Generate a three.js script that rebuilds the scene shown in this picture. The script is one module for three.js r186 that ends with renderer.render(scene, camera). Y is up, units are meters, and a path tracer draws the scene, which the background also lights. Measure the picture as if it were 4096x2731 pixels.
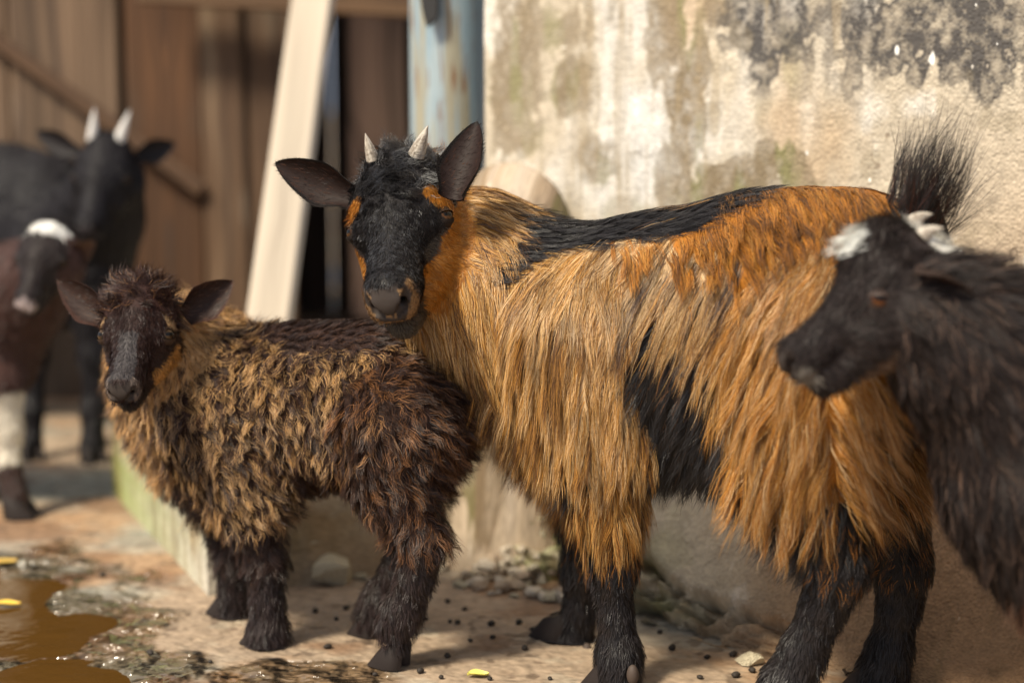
import * as THREE from 'three';
import { mergeGeometries, mergeVertices, toCreasedNormals } from 'three/addons/utils/BufferGeometryUtils.js';
import { RoundedBoxGeometry } from 'three/addons/geometries/RoundedBoxGeometry.js';
import { ConvexGeometry } from 'three/addons/geometries/ConvexGeometry.js';

// ---------------------------------------------------------------- camera, sky, sun, exposure
const scene = new THREE.Scene();
const FPX = 7000, PW = 4096, PH = 2731, CAM_H = 0.57, PITCH = 8 * Math.PI / 180;
const camera = new THREE.PerspectiveCamera(2 * Math.atan(PH / 2 / FPX) * 180 / Math.PI, PW / PH, 0.05, 300);
camera.position.set(0, CAM_H, 0);
camera.rotation.set(-PITCH, 0, 0);
camera.focus = 1.665;
camera.userData.fStop = 2.2;
camera.updateMatrixWorld(true);

const SUN_DIR = new THREE.Vector3(-0.50, 0.82, 0.16).normalize();
{ // bright, thinly veiled sky: pale and almost even, a little warmer round the veiled sun
  const W = 256, H = 128, data = new Float32Array(W * H * 4), v = new THREE.Vector3();
  for (let j = 0; j < H; j++) for (let i = 0; i < W; i++) {
    const up = ((j + 0.5) / H - 0.5) * Math.PI, az = ((i + 0.5) / W - 0.5) * 2 * Math.PI;
    v.set(Math.cos(az) * Math.cos(up), Math.sin(up), Math.sin(az) * Math.cos(up));
    const h = Math.max(0, v.y), c = Math.max(0, v.dot(SUN_DIR)), glow = 0.9 * Math.pow(c, 6);
    const o = (j * W + i) * 4, k = 0.58 - 0.10 * h;
    data[o] = k * 0.86 + glow * 1.0; data[o + 1] = k * 0.96 + glow * 0.93; data[o + 2] = k * 1.16 + glow * 0.82; data[o + 3] = 1;
  }
  const sky = new THREE.DataTexture(data, W, H, THREE.RGBAFormat, THREE.FloatType);
  sky.mapping = THREE.EquirectangularReflectionMapping; sky.magFilter = THREE.LinearFilter; sky.needsUpdate = true;
  scene.background = sky; scene.environment = sky;
}
const sun = new THREE.DirectionalLight(new THREE.Color(1.0, 0.90, 0.72), 4.9);
sun.position.copy(SUN_DIR).multiplyScalar(6); sun.target.position.set(0, 0, -2);
sun.castShadow = true; sun.shadow.radius = 20; sun.shadow.mapSize.set(2048, 2048);
Object.assign(sun.shadow.camera, { left: -3, right: 3, top: 3, bottom: -3, near: 0.5, far: 14 });
scene.add(sun, sun.target);
const renderer = new THREE.WebGLRenderer({ antialias: true });
renderer.toneMapping = THREE.LinearToneMapping;
renderer.toneMappingExposure = 1.3;
renderer.shadowMap.enabled = true;

// ---------------------------------------------------------------- helpers
const { sin, cos, sqrt, abs, min, max, floor, PI, exp, pow, atan2, hypot } = Math;
function rng(seed) { let s = seed | 0; return () => { s = (s + 0x6d2b79f5) | 0; let t = Math.imul(s ^ (s >>> 15), 1 | s); t = (t + Math.imul(t ^ (t >>> 7), 61 | t)) ^ t; return ((t ^ (t >>> 14)) >>> 0) / 4294967296; }; }
function hash3(x, y, z) { let h = Math.imul(x, 374761393) ^ Math.imul(y, 668265263) ^ Math.imul(z, 2147483647 ^ 0x5bd1e995); h = Math.imul(h ^ (h >>> 13), 1274126177); h = Math.imul(h ^ (h >>> 16), 0x85ebca6b); return ((h ^ (h >>> 15)) >>> 0) / 4294967296; }
const clamp = (x, a = 0, b = 1) => (x < a ? a : x > b ? b : x), lerp = (a, b, t) => a + (b - a) * t;
const sstep = (a, b, x) => { const t = clamp((x - a) / (b - a)); return t * t * (3 - 2 * t); };
function noise3(x, y, z) {
  const ix = floor(x), iy = floor(y), iz = floor(z), fx = x - ix, fy = y - iy, fz = z - iz;
  const u = fx * fx * (3 - 2 * fx), v = fy * fy * (3 - 2 * fy), w = fz * fz * (3 - 2 * fz);
  const a = lerp(lerp(hash3(ix, iy, iz), hash3(ix + 1, iy, iz), u), lerp(hash3(ix, iy + 1, iz), hash3(ix + 1, iy + 1, iz), u), v);
  const b = lerp(lerp(hash3(ix, iy, iz + 1), hash3(ix + 1, iy, iz + 1), u), lerp(hash3(ix, iy + 1, iz + 1), hash3(ix + 1, iy + 1, iz + 1), u), v);
  return lerp(a, b, w) * 2 - 1;
}
function fbm(x, y, z = 0, oct = 4) { let s = 0, a = 0.5; for (let i = 0; i < oct; i++) { s += a * noise3(x, y, z); x = x * 2.03 + 17.1; y = y * 2.03 + 5.7; z = z * 2.03 + 9.2; a *= 0.5; } return s; }
const vadd = (a, b) => [a[0] + b[0], a[1] + b[1], a[2] + b[2]], vsub = (a, b) => [a[0] - b[0], a[1] - b[1], a[2] - b[2]], vmul = (a, s) => [a[0] * s, a[1] * s, a[2] * s];
const vdot = (a, b) => a[0] * b[0] + a[1] * b[1] + a[2] * b[2], vlen = (a) => sqrt(vdot(a, a)), vcross = (a, b) => [a[1] * b[2] - a[2] * b[1], a[2] * b[0] - a[0] * b[2], a[0] * b[1] - a[1] * b[0]];
const vnorm = (a) => { const l = vlen(a) || 1; return [a[0] / l, a[1] / l, a[2] / l]; }, vmix = (a, b, t) => [lerp(a[0], b[0], t), lerp(a[1], b[1], t), lerp(a[2], b[2], t)];
// places measured on the photograph (4096 x 2731 pixels) turned into metres: at a given depth, on the ground, or on an upright plane
const CP = cos(PITCH), SP = sin(PITCH), CX = PW / 2, CY = PH / 2;
const camDir = (x, y, z) => [x, y * CP + z * SP, -y * SP + z * CP];      // camera axes (x right, y up, z towards the viewer) to world axes
const ray = (px, py) => camDir((px - CX) / FPX, -(py - CY) / FPX, -1);
const at = (px, py, d) => vadd([0, CAM_H, 0], vmul(ray(px, py), d));
const ground = (px, py, h = 0) => { const r = ray(px, py); return vadd([0, CAM_H, 0], vmul(r, (h - CAM_H) / r[1])); };
const onPlane = (px, py, p0, n) => { const r = ray(px, py), c = [0, CAM_H, 0]; return vadd(c, vmul(r, vdot(vsub(p0, c), n) / vdot(r, n))); };

const taken = {};
const numbered = (name) => { const k = taken[name] = (taken[name] ?? -1) + 1; return k ? name + '_' + String(k).padStart(3, '0') : name; };
function tag(o, label, category, group, kind) { Object.assign(o.userData, label && { label }, category && { category }, group && { group }, kind && { kind }); return o; }
function mesh(name, geometry, material, parent) { const m = new THREE.Mesh(geometry, material); m.name = parent ? name : numbered(name); m.castShadow = m.receiveShadow = true; (parent ?? scene).add(m); return m; }
function thing(name, label, category, [x, y, z] = [0, 0, 0], turn = 0, group) { const o = new THREE.Group(); o.name = numbered(name); o.position.set(x, y, z); o.rotation.y = turn; scene.add(o); return tag(o, label, category, group); }
const structure = (name, geometry, material) => tag(mesh(name, geometry, material), null, null, null, 'structure');
function geometryOf(pos, idx, extra = {}) {
  const g = new THREE.BufferGeometry();
  g.setAttribute('position', new THREE.BufferAttribute(pos instanceof Float32Array ? pos : new Float32Array(pos), 3));
  g.setIndex(new THREE.BufferAttribute(idx instanceof Uint32Array ? idx : new Uint32Array(idx), 1));
  for (const [k, [a, n]] of Object.entries(extra)) g.setAttribute(k, new THREE.BufferAttribute(a instanceof Float32Array ? a : new Float32Array(a), n));
  if (!extra.normal) g.computeVertexNormals();
  return g;
}
const toByte = (x) => { x = clamp(x); return 255 * (x <= 0.0031308 ? 12.92 * x : 1.055 * pow(x, 1 / 2.4) - 0.055); };
function texture(W, H, f, { srgb = true, wrap = THREE.MirroredRepeatWrapping } = {}) { // f(u, v) gives [r, g, b] in linear light, or one number
  const d = new Uint8Array(W * H * 4);
  for (let j = 0; j < H; j++) for (let i = 0; i < W; i++) {
    const c = f((i + 0.5) / W, (j + 0.5) / H), o = (j * W + i) * 4;
    if (c.length) { d[o] = srgb ? toByte(c[0]) : 255 * clamp(c[0]); d[o + 1] = srgb ? toByte(c[1]) : 255 * clamp(c[1]); d[o + 2] = srgb ? toByte(c[2]) : 255 * clamp(c[2]); } else d[o] = d[o + 1] = d[o + 2] = 255 * clamp(c);
    d[o + 3] = 255;
  }
  const t = new THREE.DataTexture(d, W, H); t.wrapS = t.wrapT = wrap; t.magFilter = THREE.LinearFilter; t.colorSpace = srgb ? THREE.SRGBColorSpace : THREE.NoColorSpace; t.needsUpdate = true;
  return t;
}
// ---------------------------------------------------------------- the ground of the yard
const GX0 = -1.5, GZ0 = -3.7, GS = 3.0;                                  // the patch that the ground's maps cover, metres
const basinAt = [ground(90, 2560), ground(-150, 2400), ground(300, 2500), ground(120, 2735)].map((p, i) => [p[0], p[2], [0.11, 0.13, 0.06, 0.11][i]]);
const smallWet = [ground(1180, 2715)].map((p) => [p[0], p[2], 0.055]);
function basin(x, z) { let b = 0; for (const [bx, bz, r] of basinAt) { const d = hypot(x - bx, (z - bz) * 0.8) / r; b = max(b, 1 - d); } return b + 0.60 * fbm(x * 13, z * 13, 3.1, 4); }
function wetness(x, z) { let b = -1; for (const [bx, bz, r] of basinAt) b = max(b, 1 - hypot(x - bx, (z - bz) * 0.8) / (r * 1.5)); for (const [bx, bz, r] of smallWet) b = max(b, 1 - hypot((x - bx) * 0.6, z - bz) / r); return sstep(-0.05, 0.22, b + 0.55 * fbm(x * 14, z * 14, 7.7, 4)); }
function groundHeight(x, z) {
  const near = sstep(2.5, 1.2, hypot(x + 0.2, z + 1.9));
  return near * (0.0022 * fbm(x * 9, z * 9, 1.3, 3) + 0.0016 * fbm(x * 40, z * 40, 8.8, 3) - 0.007 * sstep(0.15, 0.65, basin(x, z)));
}
{
  const N = 1536;
  const col = texture(N, N, (u, v) => {
    const x = GX0 + u * GS, z = GZ0 + v * GS;
    let c = [0.43, 0.315, 0.215];
    const a = fbm(x * 3.1, z * 4.3, 0.5, 4), b = fbm(x * 7 + 4, z * 9, 2.5, 4), e = fbm(x * 22, z * 26, 4.5, 4), g = fbm(x * 120, z * 120, 6.5, 3);
    c = vmix(c, [0.335, 0.315, 0.255], sstep(-0.05, 0.30, a));             // bare grey cement
    c = vmix(c, [0.46, 0.26, 0.125], sstep(0.05, 0.34, b) * 0.75);         // ochre earth trodden on it
    c = vmix(c, [0.24, 0.125, 0.06], sstep(0.16, 0.34, fbm(x * 6 - 3, z * 8, 9.5, 4)) * 0.75);
    c = vmix(c, [0.50, 0.42, 0.31], sstep(0.16, 0.4, e) * 0.6);
    c = vmix(c, [0.12, 0.075, 0.045], sstep(0.30, 0.46, fbm(x * 46, z * 46, 11, 3)) * 0.7);
    c = vmul(c, 0.70 * (1 + 0.6 * g));
    const w = wetness(x, z);
    return vmix(c, [c[0] * 0.50, c[1] * 0.44, c[2] * 0.36], w);            // wet cement and mud
  });
  const rough = texture(1024, 1024, (u, v) => { const x = GX0 + u * GS, z = GZ0 + v * GS, w = wetness(x, z); return clamp(lerp(0.82, 0.10, w) + 0.12 * fbm(x * 60, z * 60, 1, 2)); }, { srgb: false });
  const bump = texture(N, N, (u, v) => { const x = GX0 + u * GS, z = GZ0 + v * GS; const w = wetness(x, z); return 0.5 + lerp(0.032, 0.85, w) * fbm(x * 36, z * 36, 2.2, 2) + lerp(0.042, 0.18, w) * fbm(x * 140, z * 140, 5.2, 2); }, { srgb: false });
  const lines = (a, b, lo, hi, n) => { const l = []; for (let i = 7; i >= 1; i--) l.push(lo - pow(i / 7, 3) * (lo - a)); for (let i = 0; i <= n; i++) l.push(lerp(lo, hi, i / n)); for (let i = 1; i <= 7; i++) l.push(hi + pow(i / 7, 3) * (b - hi)); return l; };
  const xs = lines(-60, 60, -1.05, 0.75, 220), zs = lines(-60, 60, -3.3, -1.25, 250), pos = [], uv = [], idx = [];
  for (const z of zs) for (const x of xs) { pos.push(x, groundHeight(x, z), z); uv.push((x - GX0) / GS, (z - GZ0) / GS); }
  const W = xs.length;
  for (let j = 0; j < zs.length - 1; j++) for (let i = 0; i < W - 1; i++) { const a = j * W + i; idx.push(a, a + W, a + 1, a + 1, a + W, a + W + 1); }
  structure('ground', geometryOf(pos, idx, { uv: [uv, 2] }), new THREE.MeshStandardMaterial({ map: col, roughnessMap: rough, roughness: 1, bumpMap: bump, bumpScale: 0.05 }));
  // standing water fills the hollow; its shore is where the ground rises through it
  const ws = new THREE.PlaneGeometry(0.75, 0.62, 1, 1).rotateX(-PI / 2).translate(basinAt[0][0] - 0.05, -0.0022, basinAt[0][1] - 0.03);
  const ripple = texture(512, 512, (u, v) => 0.5 + 0.4 * fbm(u * 26, v * 26, 1, 3), { srgb: false });
  structure('puddle', ws, new THREE.MeshPhysicalMaterial({ color: new THREE.Color().setRGB(0.072, 0.034, 0.007), roughness: 0.04, ior: 1.33, bumpMap: ripple, bumpScale: 0.0014 }));
}

// ---------------------------------------------------------------- stained plaster wall on the right, with its sloping foot
const W0 = [-0.015, 0, -2.185], W1 = [0.535, 0, -1.785], wallT = vnorm(vsub(W1, W0)), wallN = [-wallT[2], 0, wallT[0]];
const WALL_S0 = -0.022, WALL_S1 = 2.6, WALL_H = 1.5;
const wallPoint = (s, h, out = 0) => [W0[0] + wallT[0] * s + wallN[0] * out, h, W0[2] + wallT[2] * s + wallN[2] * out];
const wallAt = (px, py) => { const p = onPlane(px, py, W0, wallN), q = vsub(p, W0); return [q[0] * wallT[0] + q[2] * wallT[2], p[1]]; };   // (metres along the wall, height)
const wallTurn = atan2(-wallT[2], wallT[0]);
const MOULD = [ // dark mould, as (pixel place, half width, half height, strength)
  [3900, 170, 330, 180, 1.3], [3560, 140, 220, 170, 1.25], [3990, 40, 400, 170, 1.3], [3680, 280, 60, 80, 1.0], [3250, 50, 330, 90, 0.8], [3080, 90, 190, 170, 1.05], [3060, 255, 60, 90, 0.95], [3420, 300, 45, 100, 0.85], [3950, 330, 70, 80, 0.95],
].map(([x, y, a, b, k]) => { const c = wallAt(x, y), e = wallAt(x + a, y), f = wallAt(x, y + b); return [c[0], c[1], abs(e[0] - c[0]), abs(f[1] - c[1]), k]; });
const OLIVE = [
  [3000, 750, 230, 95, 1.5], [3130, 665, 95, 85, 1.5], [2840, 810, 80, 80, 1.3], // brown and green algae streaks
  [2290, 330, 75, 130, 0.95], [2760, 430, 80, 190, 1.0], [2680, 90, 60, 170, 0.9], [2640, 230, 45, 130, 0.8], [2060, 200, 110, 330, 0.9], [2390, 640, 80, 110, 0.85], [2800, 260, 40, 180, 0.9], [2230, 120, 140, 110, 0.75], [2700, 700, 60, 150, 0.75], [2500, 860, 130, 60, 0.4], [2080, 560, 110, 90, 0.8], [2860, 40, 70, 60, 0.8], [3180, 250, 60, 150, 0.45],
].map(([x, y, a, b, k]) => { const c = wallAt(x, y), e = wallAt(x + a, y), f = wallAt(x, y + b); return [c[0], c[1], abs(e[0] - c[0]), abs(f[1] - c[1]), k]; });
const CHIPS = [[3735, 240, 17, 36], [3905, 20, 7, 11], [3590, 200, 12, 22], [3990, 175, 5, 8], [3230, 610, 5, 11], [3475, 720, 4, 9]].map(([x, y, a, b]) => { const c = wallAt(x, y), e = wallAt(x + a, y), f = wallAt(x, y + b); return [c[0], c[1], abs(e[0] - c[0]), abs(f[1] - c[1])]; });
function blobs(list, s, h, wob, fine) { let m = 0; for (const [cs, ch, rs, rh, k] of list) { const dx = (s - cs) / rs, dy = (h - ch) / rh; if (abs(dx) > 2 || abs(dy) > 2) continue; m = max(m, k * sstep(1.25, 0.75, sqrt(dx * dx + dy * dy) + wob + fine)); } return m; }
function plaster(s, h) {
  const broad = fbm(s * 5, h * 3.5, 1.7, 4), mid = fbm(s * 16, h * 9, 4.1, 4), run = fbm(s * 38, h * 7, 2.9, 3), fine = fbm(s * 90, h * 70, 6.3, 4), grit = noise3(s * 520, h * 520, 3.3);
  let c = [0.46, 0.395, 0.305];
  c = vmix(c, [0.60, 0.575, 0.54], sstep(-0.05, 0.30, broad + 0.25 * run) * sstep(0.15, 0.40, h));                 // limewash left on the upper wall
  c = vmix(c, [0.42, 0.31, 0.20], sstep(0.02, 0.30, fbm(s * 7 + 9, h * 4, 8.2, 4) + 0.15 * run) * 0.85);            // ochre showing through
  c = vmix(c, [0.36, 0.255, 0.165], clamp(sstep(0.34, 0.62, s + 0.25 * broad) * sstep(0.52, 0.30, h + 0.2 * broad)) * 0.75);
  c = vmix(c, [0.72, 0.69, 0.64], sstep(0.22, 0.42, mid) * 0.55);
  const olive = blobs(OLIVE, s, h, 0.9 * mid + 0.5 * run, 0.7 * fine);
  c = vmix(c, vmix([0.185, 0.14, 0.085], [0.175, 0.16, 0.07], sstep(-0.1, 0.2, run)), min(1, olive) * clamp(0.86 + 0.9 * fine, 0, 0.97));
  const mould = blobs(MOULD, s, h, 0.75 * mid + 0.35 * run, 1.0 * fine);
  c = vmix(c, [0.052, 0.047, 0.046], min(1, mould) * clamp(0.78 + 1.3 * fine + 0.25 * grit, 0, 0.97));
  c = vmix(c, [0.20, 0.16, 0.10], sstep(0.20, 0.34, fbm(s * 30, h * 22, 12.5, 3)) * 0.35);
  let chip = 0; for (const [cs, ch, rs, rh] of CHIPS) { const d = hypot((s - cs) / rs, (h - ch) / rh) + 0.9 * fine; chip = max(chip, sstep(1.15, 0.75, d)); }
  c = vmix(c, [0.80, 0.78, 0.74], chip);
  c = vmix(c, [0.78, 0.72, 0.63], sstep(0.80, 0.93, noise3(s * 150, h * 110, 5.5)) * 0.6);                              // small chips and grains
  const crack = abs(fbm(s * 4.2 + 0.6 * mid, h * 5.1, 21.3, 4)); c = vmix(c, [0.16, 0.115, 0.075], sstep(0.008, 0.002, crack) * sstep(-0.05, 0.15, fbm(s * 5, h * 5, 31.7, 2)) * 0.8);   // hairline cracks
  c = vmix(c, [0.29, 0.225, 0.14], sstep(0.16, 0.34, fbm(s * 75, h * 5.5, 14.2, 3)) * sstep(0.0, 0.2, broad + 0.1) * 0.5);                      // thin dirty runs
  return vmul(c, 1 + 0.20 * grit + 0.26 * fine);
}
const plasterRelief = (s, h) => 0.5 + 0.22 * fbm(s * 60, h * 60, 1.1, 5) + 0.26 * noise3(s * 420, h * 420, 2.7) - 0.12 * sstep(0.2, 0.5, fbm(s * 25, h * 25, 3.9, 3));
const WT = 2.0;                                                        // the plaster map covers s from WALL_S0 and h from 0, two metres each way
const plasterMap = texture(2048, 2048, (u, v) => plaster(WALL_S0 + u * WT, v * WT));
const plasterBump = texture(2048, 2048, (u, v) => plasterRelief(WALL_S0 + u * WT, v * WT), { srgb: false });
const plasterMat = new THREE.MeshStandardMaterial({ map: plasterMap, bumpMap: plasterBump, bumpScale: 0.0022, roughness: 0.92 });
{
  const wall = thing('plaster_wall', 'weathered cream plaster wall blotched with black mould behind the long-haired goat', 'wall', wallPoint(0, 0), wallTurn);
  const pos = [], uv = [], idx = [], NX = 150, NY = 84, bulge = (s, h) => 0.006 * fbm(s * 6, h * 6, 1.9, 3) + 0.0015 * fbm(s * 45, h * 45, 4.4, 3);
  for (let j = 0; j <= NY; j++) for (let i = 0; i <= NX; i++) { const s = lerp(WALL_S0, WALL_S1, i / NX), h = j / NY * WALL_H; pos.push(s, h, bulge(s, h)); uv.push((s - WALL_S0) / WT, h / WT); }
  for (let j = 0; j < NY; j++) for (let i = 0; i < NX; i++) { const a = j * (NX + 1) + i; idx.push(a, a + 1, a + NX + 1, a + 1, a + NX + 2, a + NX + 1); }
  mesh('plaster_face', geometryOf(pos, idx, { uv: [uv, 2] }), plasterMat, wall);
  const core = new THREE.BoxGeometry(WALL_S1 - WALL_S0, WALL_H - 0.01, 0.15).translate((WALL_S0 + WALL_S1) / 2, WALL_H / 2 - 0.004, -0.09);
  mesh('masonry_core', core, new THREE.MeshStandardMaterial({ color: new THREE.Color().setRGB(0.36, 0.30, 0.22), roughness: 0.95, bumpMap: plasterBump, bumpScale: 0.004 }), wall);
  // the sloping, broken cement foot
  const F0 = 0.02, p2 = [], u2 = [], i2 = [], c2 = [], MX = 460, MY = 84, width = (s) => 0.105 + 0.10 * sstep(-0.1, 0.5, s) + 0.008 * fbm(s * 12, 2.2, 0, 3);
  for (let j = 0; j <= MY; j++) for (let i = 0; i <= MX; i++) {
    const s = lerp(F0, 1.5, i / MX), t = j / MY, w = width(s), H = 0.20 + 0.01 * fbm(s * 9, 1, 0, 2);
    let out = w * (1 - pow(1 - t, 1.7)) * 0.999, h = H * pow(1 - t, 1.45);
    // below an irregular line the cement has come away in steps
    const line = lerp(0.24, 0.70, sstep(0.13, 0.40, s)) + 0.10 * fbm(s * 16, 4.1, 0, 3), broken = sstep(0.62, 0.30, s) * sstep(line, line + 0.035, t);
    const crumb = broken * (0.026 + 0.060 * (abs(fbm(s * 22, t * 7, 5.3, 2)) * 2 - 0.35) + 0.035 * fbm(s * 60, t * 22, 8.1, 3)) * sstep(1.0, 0.90, t);
    const lip = sstep(0.62, 0.3, s) * exp(-pow((t - line - 0.02) / 0.022, 2)) * 0.010;
    const relief = 0.004 * fbm(s * 20, t * 6, 2, 4);
    h += (-crumb * 0.55 + relief * (1 - t) - lip); out += -crumb * 0.75 + relief - lip;
    if (j === MY) { h = -0.02; } else h = max(h, -0.004);
    p2.push(s, h, max(0.003, out)); u2.push((s - WALL_S0) / WT, (0.30 - 0.28 * t) / WT);
    const moss = clamp(broken * (0.35 + 1.1 * fbm(s * 26, t * 9, 7.1, 4)) * sstep(0.5, 0.25, s) + 0.5 * sstep(0.25, 0.45, fbm(s * 12, t * 4, 3.7, 3)) * sstep(0.45, 0.2, s));
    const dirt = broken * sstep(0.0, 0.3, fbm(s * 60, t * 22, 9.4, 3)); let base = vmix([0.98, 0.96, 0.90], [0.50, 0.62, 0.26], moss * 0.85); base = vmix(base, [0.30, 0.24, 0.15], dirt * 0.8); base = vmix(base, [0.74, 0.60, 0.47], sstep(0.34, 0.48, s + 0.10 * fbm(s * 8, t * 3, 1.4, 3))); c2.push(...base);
  }
  for (let j = 0; j < MY; j++) for (let i = 0; i < MX; i++) { const a = j * (MX + 1) + i; i2.push(a, a + MX + 1, a + 1, a + 1, a + MX + 1, a + MX + 2); }
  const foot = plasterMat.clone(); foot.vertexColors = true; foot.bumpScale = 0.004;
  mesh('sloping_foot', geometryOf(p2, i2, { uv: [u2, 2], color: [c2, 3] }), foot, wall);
}
// low rounded plaster buttress against the wall
{
  const c = wallPoint(0.040, 0, 0.035), g = new THREE.SphereGeometry(1, 64, 48), p = g.attributes.position, uv = g.attributes.uv;
  for (let i = 0; i < p.count; i++) { let x = p.getX(i), y = p.getY(i), z = p.getZ(i); const n = 0.03 * fbm(x * 2.5, y * 2.5, z * 2.5, 3); const r = y > 0 ? 1 + n : 1 + n + 0.30 * min(1, -y); if (y < 0) { const q = hypot(x, z) || 1; const k = 1 / max(0.05, q); x *= k; z *= k; } p.setXYZ(i, x * r * 0.080, 0.395 + y * (y > 0 ? 0.095 : 0.40) , z * r * 0.075); uv.setXY(i, (0.33 + 0.09 * x - 0.03 * z) / WT, (0.46 + 0.10 * y + 0.05 * z) / WT); }
  g.computeVertexNormals();
  const b = thing('plaster_buttress', 'pale rounded plaster buttress behind the long-haired goat\'s neck', 'buttress', c, wallTurn);
  const old = plasterMat.clone(); old.color.setRGB(0.86, 0.78, 0.72); mesh('plaster_mass', g, old, b);
}
// raised cement step before the doorway
const STEP_H = 0.135;
{
  const cA = ground(832, 2385), cB = ground(452, 1975);
  const outline = [[cA[0], cA[2]], [cB[0], cB[2]], [cB[0] - 0.06, -3.3], [0.05, -3.3], [W0[0] + 0.03, W0[2] + 0.0], [wallPoint(0.10, 0, 0.03)[0], wallPoint(0.10, 0, 0.03)[2]], [ground(1900, 2262)[0], ground(1900, 2262)[2]]];
  const sh = new THREE.Shape(outline.map(([x, z]) => new THREE.Vector2(x - cA[0], -(z - cA[2]))));
  const g0 = new THREE.ExtrudeGeometry(sh, { depth: STEP_H + 0.02, bevelEnabled: true, bevelSize: 0.006, bevelThickness: 0.006, bevelOffset: -0.006, bevelSegments: 2, steps: 10, curveSegments: 4 }).rotateX(-PI / 2).translate(0, -0.026, 0);
  const p = g0.attributes.position, uv = g0.attributes.uv, col = [];
  for (let i = 0; i < p.count; i++) {
    const x = p.getX(i), y = p.getY(i), z = p.getZ(i); uv.setXY(i, (0.2 + x * 0.8 + z * 0.6) / WT, (0.9 + y + 0.1 * z) / WT);
    const moss = y < 0.125 ? clamp(0.65 + 2.2 * fbm(x * 11, y * 14, z * 11, 4)) * sstep(0.004, -0.004, x) * sstep(0.14, 0.04, y + 0.06 * fbm(x * 14, 1, z * 14, 2)) : 0; col.push(...vmix([0.80, 0.76, 0.66], [0.40, 0.52, 0.12], moss * 0.9));
  }
  g0.setAttribute('color', new THREE.BufferAttribute(new Float32Array(col), 3));
  const stepMat = plasterMat.clone(); stepMat.vertexColors = true;
  const s = thing('cement_step', 'raised mossy cement step behind the brown kid\'s legs', 'step', [cA[0], 0, cA[2]]);
  mesh('slab', g0, stepMat, s);
}

// ---------------------------------------------------------------- boards, leaning plank, dark shed and steel post at the back
function woodTexture(seed, light, dark, weather) {
  return texture(256, 1024, (u, v) => {
    const x = u * 0.3, y = v * 1.5, wob = 0.06 * fbm(x * 5, y * 2.6, seed, 3), g = fbm((x + wob) * 120, y * 2.6, seed + 3, 4), streak = fbm((x + wob) * 18, y * 1.0, seed + 5, 3), stain = fbm(x * 7, y * 2.4, seed + 8, 4);
    let c = vmix(light, dark, clamp(0.45 + 1.5 * streak + 0.8 * g)); c = vmix(c, weather, sstep(0.02, 0.25, stain) * 0.8); c = vmul(c, 1 + 0.9 * fbm(x * 14, y * 1.6, seed + 21, 3));
    c = vmix(c, [0.05, 0.03, 0.02], sstep(0.30, 0.42, fbm((x + wob) * 60, y * 1.1, seed + 12, 3)) * 0.8);
    return c;
  });
}
const woodBump = texture(256, 1024, (u, v) => 0.5 + 0.4 * fbm(u * 36, v * 4, 3, 4), { srgb: false });
const wood = (seed, a, b, c) => new THREE.MeshStandardMaterial({ map: woodTexture(seed, a, b, c), bumpMap: woodBump, bumpScale: 0.004, roughness: 0.85 });
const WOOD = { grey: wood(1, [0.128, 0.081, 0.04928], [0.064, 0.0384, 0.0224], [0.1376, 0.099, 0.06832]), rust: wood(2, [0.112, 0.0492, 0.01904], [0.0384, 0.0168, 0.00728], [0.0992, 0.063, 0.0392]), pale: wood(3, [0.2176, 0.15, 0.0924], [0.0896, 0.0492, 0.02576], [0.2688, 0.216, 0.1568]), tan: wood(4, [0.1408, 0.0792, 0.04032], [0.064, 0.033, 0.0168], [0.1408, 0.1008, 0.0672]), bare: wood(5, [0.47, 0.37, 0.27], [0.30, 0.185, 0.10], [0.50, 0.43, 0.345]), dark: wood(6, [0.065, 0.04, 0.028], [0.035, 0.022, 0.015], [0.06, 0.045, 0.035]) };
function board(w, h, t) { const g = new RoundedBoxGeometry(w, h, t, 2, min(0.006, t * 0.3)), p = g.attributes.position, uv = g.attributes.uv; for (let i = 0; i < p.count; i++) { p.setX(i, p.getX(i) + 0.006 * fbm(p.getY(i) * 4, w * 31, 0, 3)); uv.setXY(i, (p.getX(i) + 0.3 * (w * 7 % 1)) / 0.3, p.getY(i) / 1.5 + w); } return g; }
{
  const FD = 3.27, fence = thing('board_fence', 'weathered upright board fence behind the two goats on the left', 'fence', [at(450, 1640, FD)[0], 0, -3.30]);
  const fx = fence.position.x;
  const put = (px0, px1, mat, top = 0.95, dz = 0, lean = 0) => { const a = at(px0, 800, FD)[0], b = at(px1, 800, FD)[0]; const m = mesh('board', board(b - a, top, 0.026), mat, fence); m.position.set((a + b) / 2 - fx, top / 2 - 0.01, dz); m.rotation.z = lean; return m; };
  put(-1300, -860, WOOD.tan); put(-850, -420, WOOD.rust, 0.96, 0.004); put(-410, 40, WOOD.grey, 0.93, -0.004, 0.004); put(48, 482, WOOD.grey, 0.97, 0.003); put(506, 808, WOOD.rust, 0.94, -0.006, -0.004); put(816, 985, WOOD.pale, 0.98, 0.012, 0.006); put(992, 1180, WOOD.tan, 0.95, 0.002, -0.010);
  // diagonal brace nailed across the boards, and a rail at the top
  const A = at(-420, -140, FD - 0.03), B = at(800, 770, FD - 0.03), len = hypot(B[0] - A[0], B[1] - A[1]);
  const brace = mesh('brace', board(0.026, len, 0.024).rotateZ(0), WOOD.tan, fence); brace.position.set((A[0] + B[0]) / 2 - fx, (A[1] + B[1]) / 2, 0.03); brace.rotation.z = atan2(B[1] - A[1], B[0] - A[0]) + PI / 2;
  const rail = mesh('rail', board(0.06, 0.62, 0.03), WOOD.tan, fence); const R = at(1200, 12, FD - 0.12); rail.position.set(R[0] - fx + 0.02, R[1] + 0.014, 0.10); rail.rotation.z = PI / 2 - 0.05;
}
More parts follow.
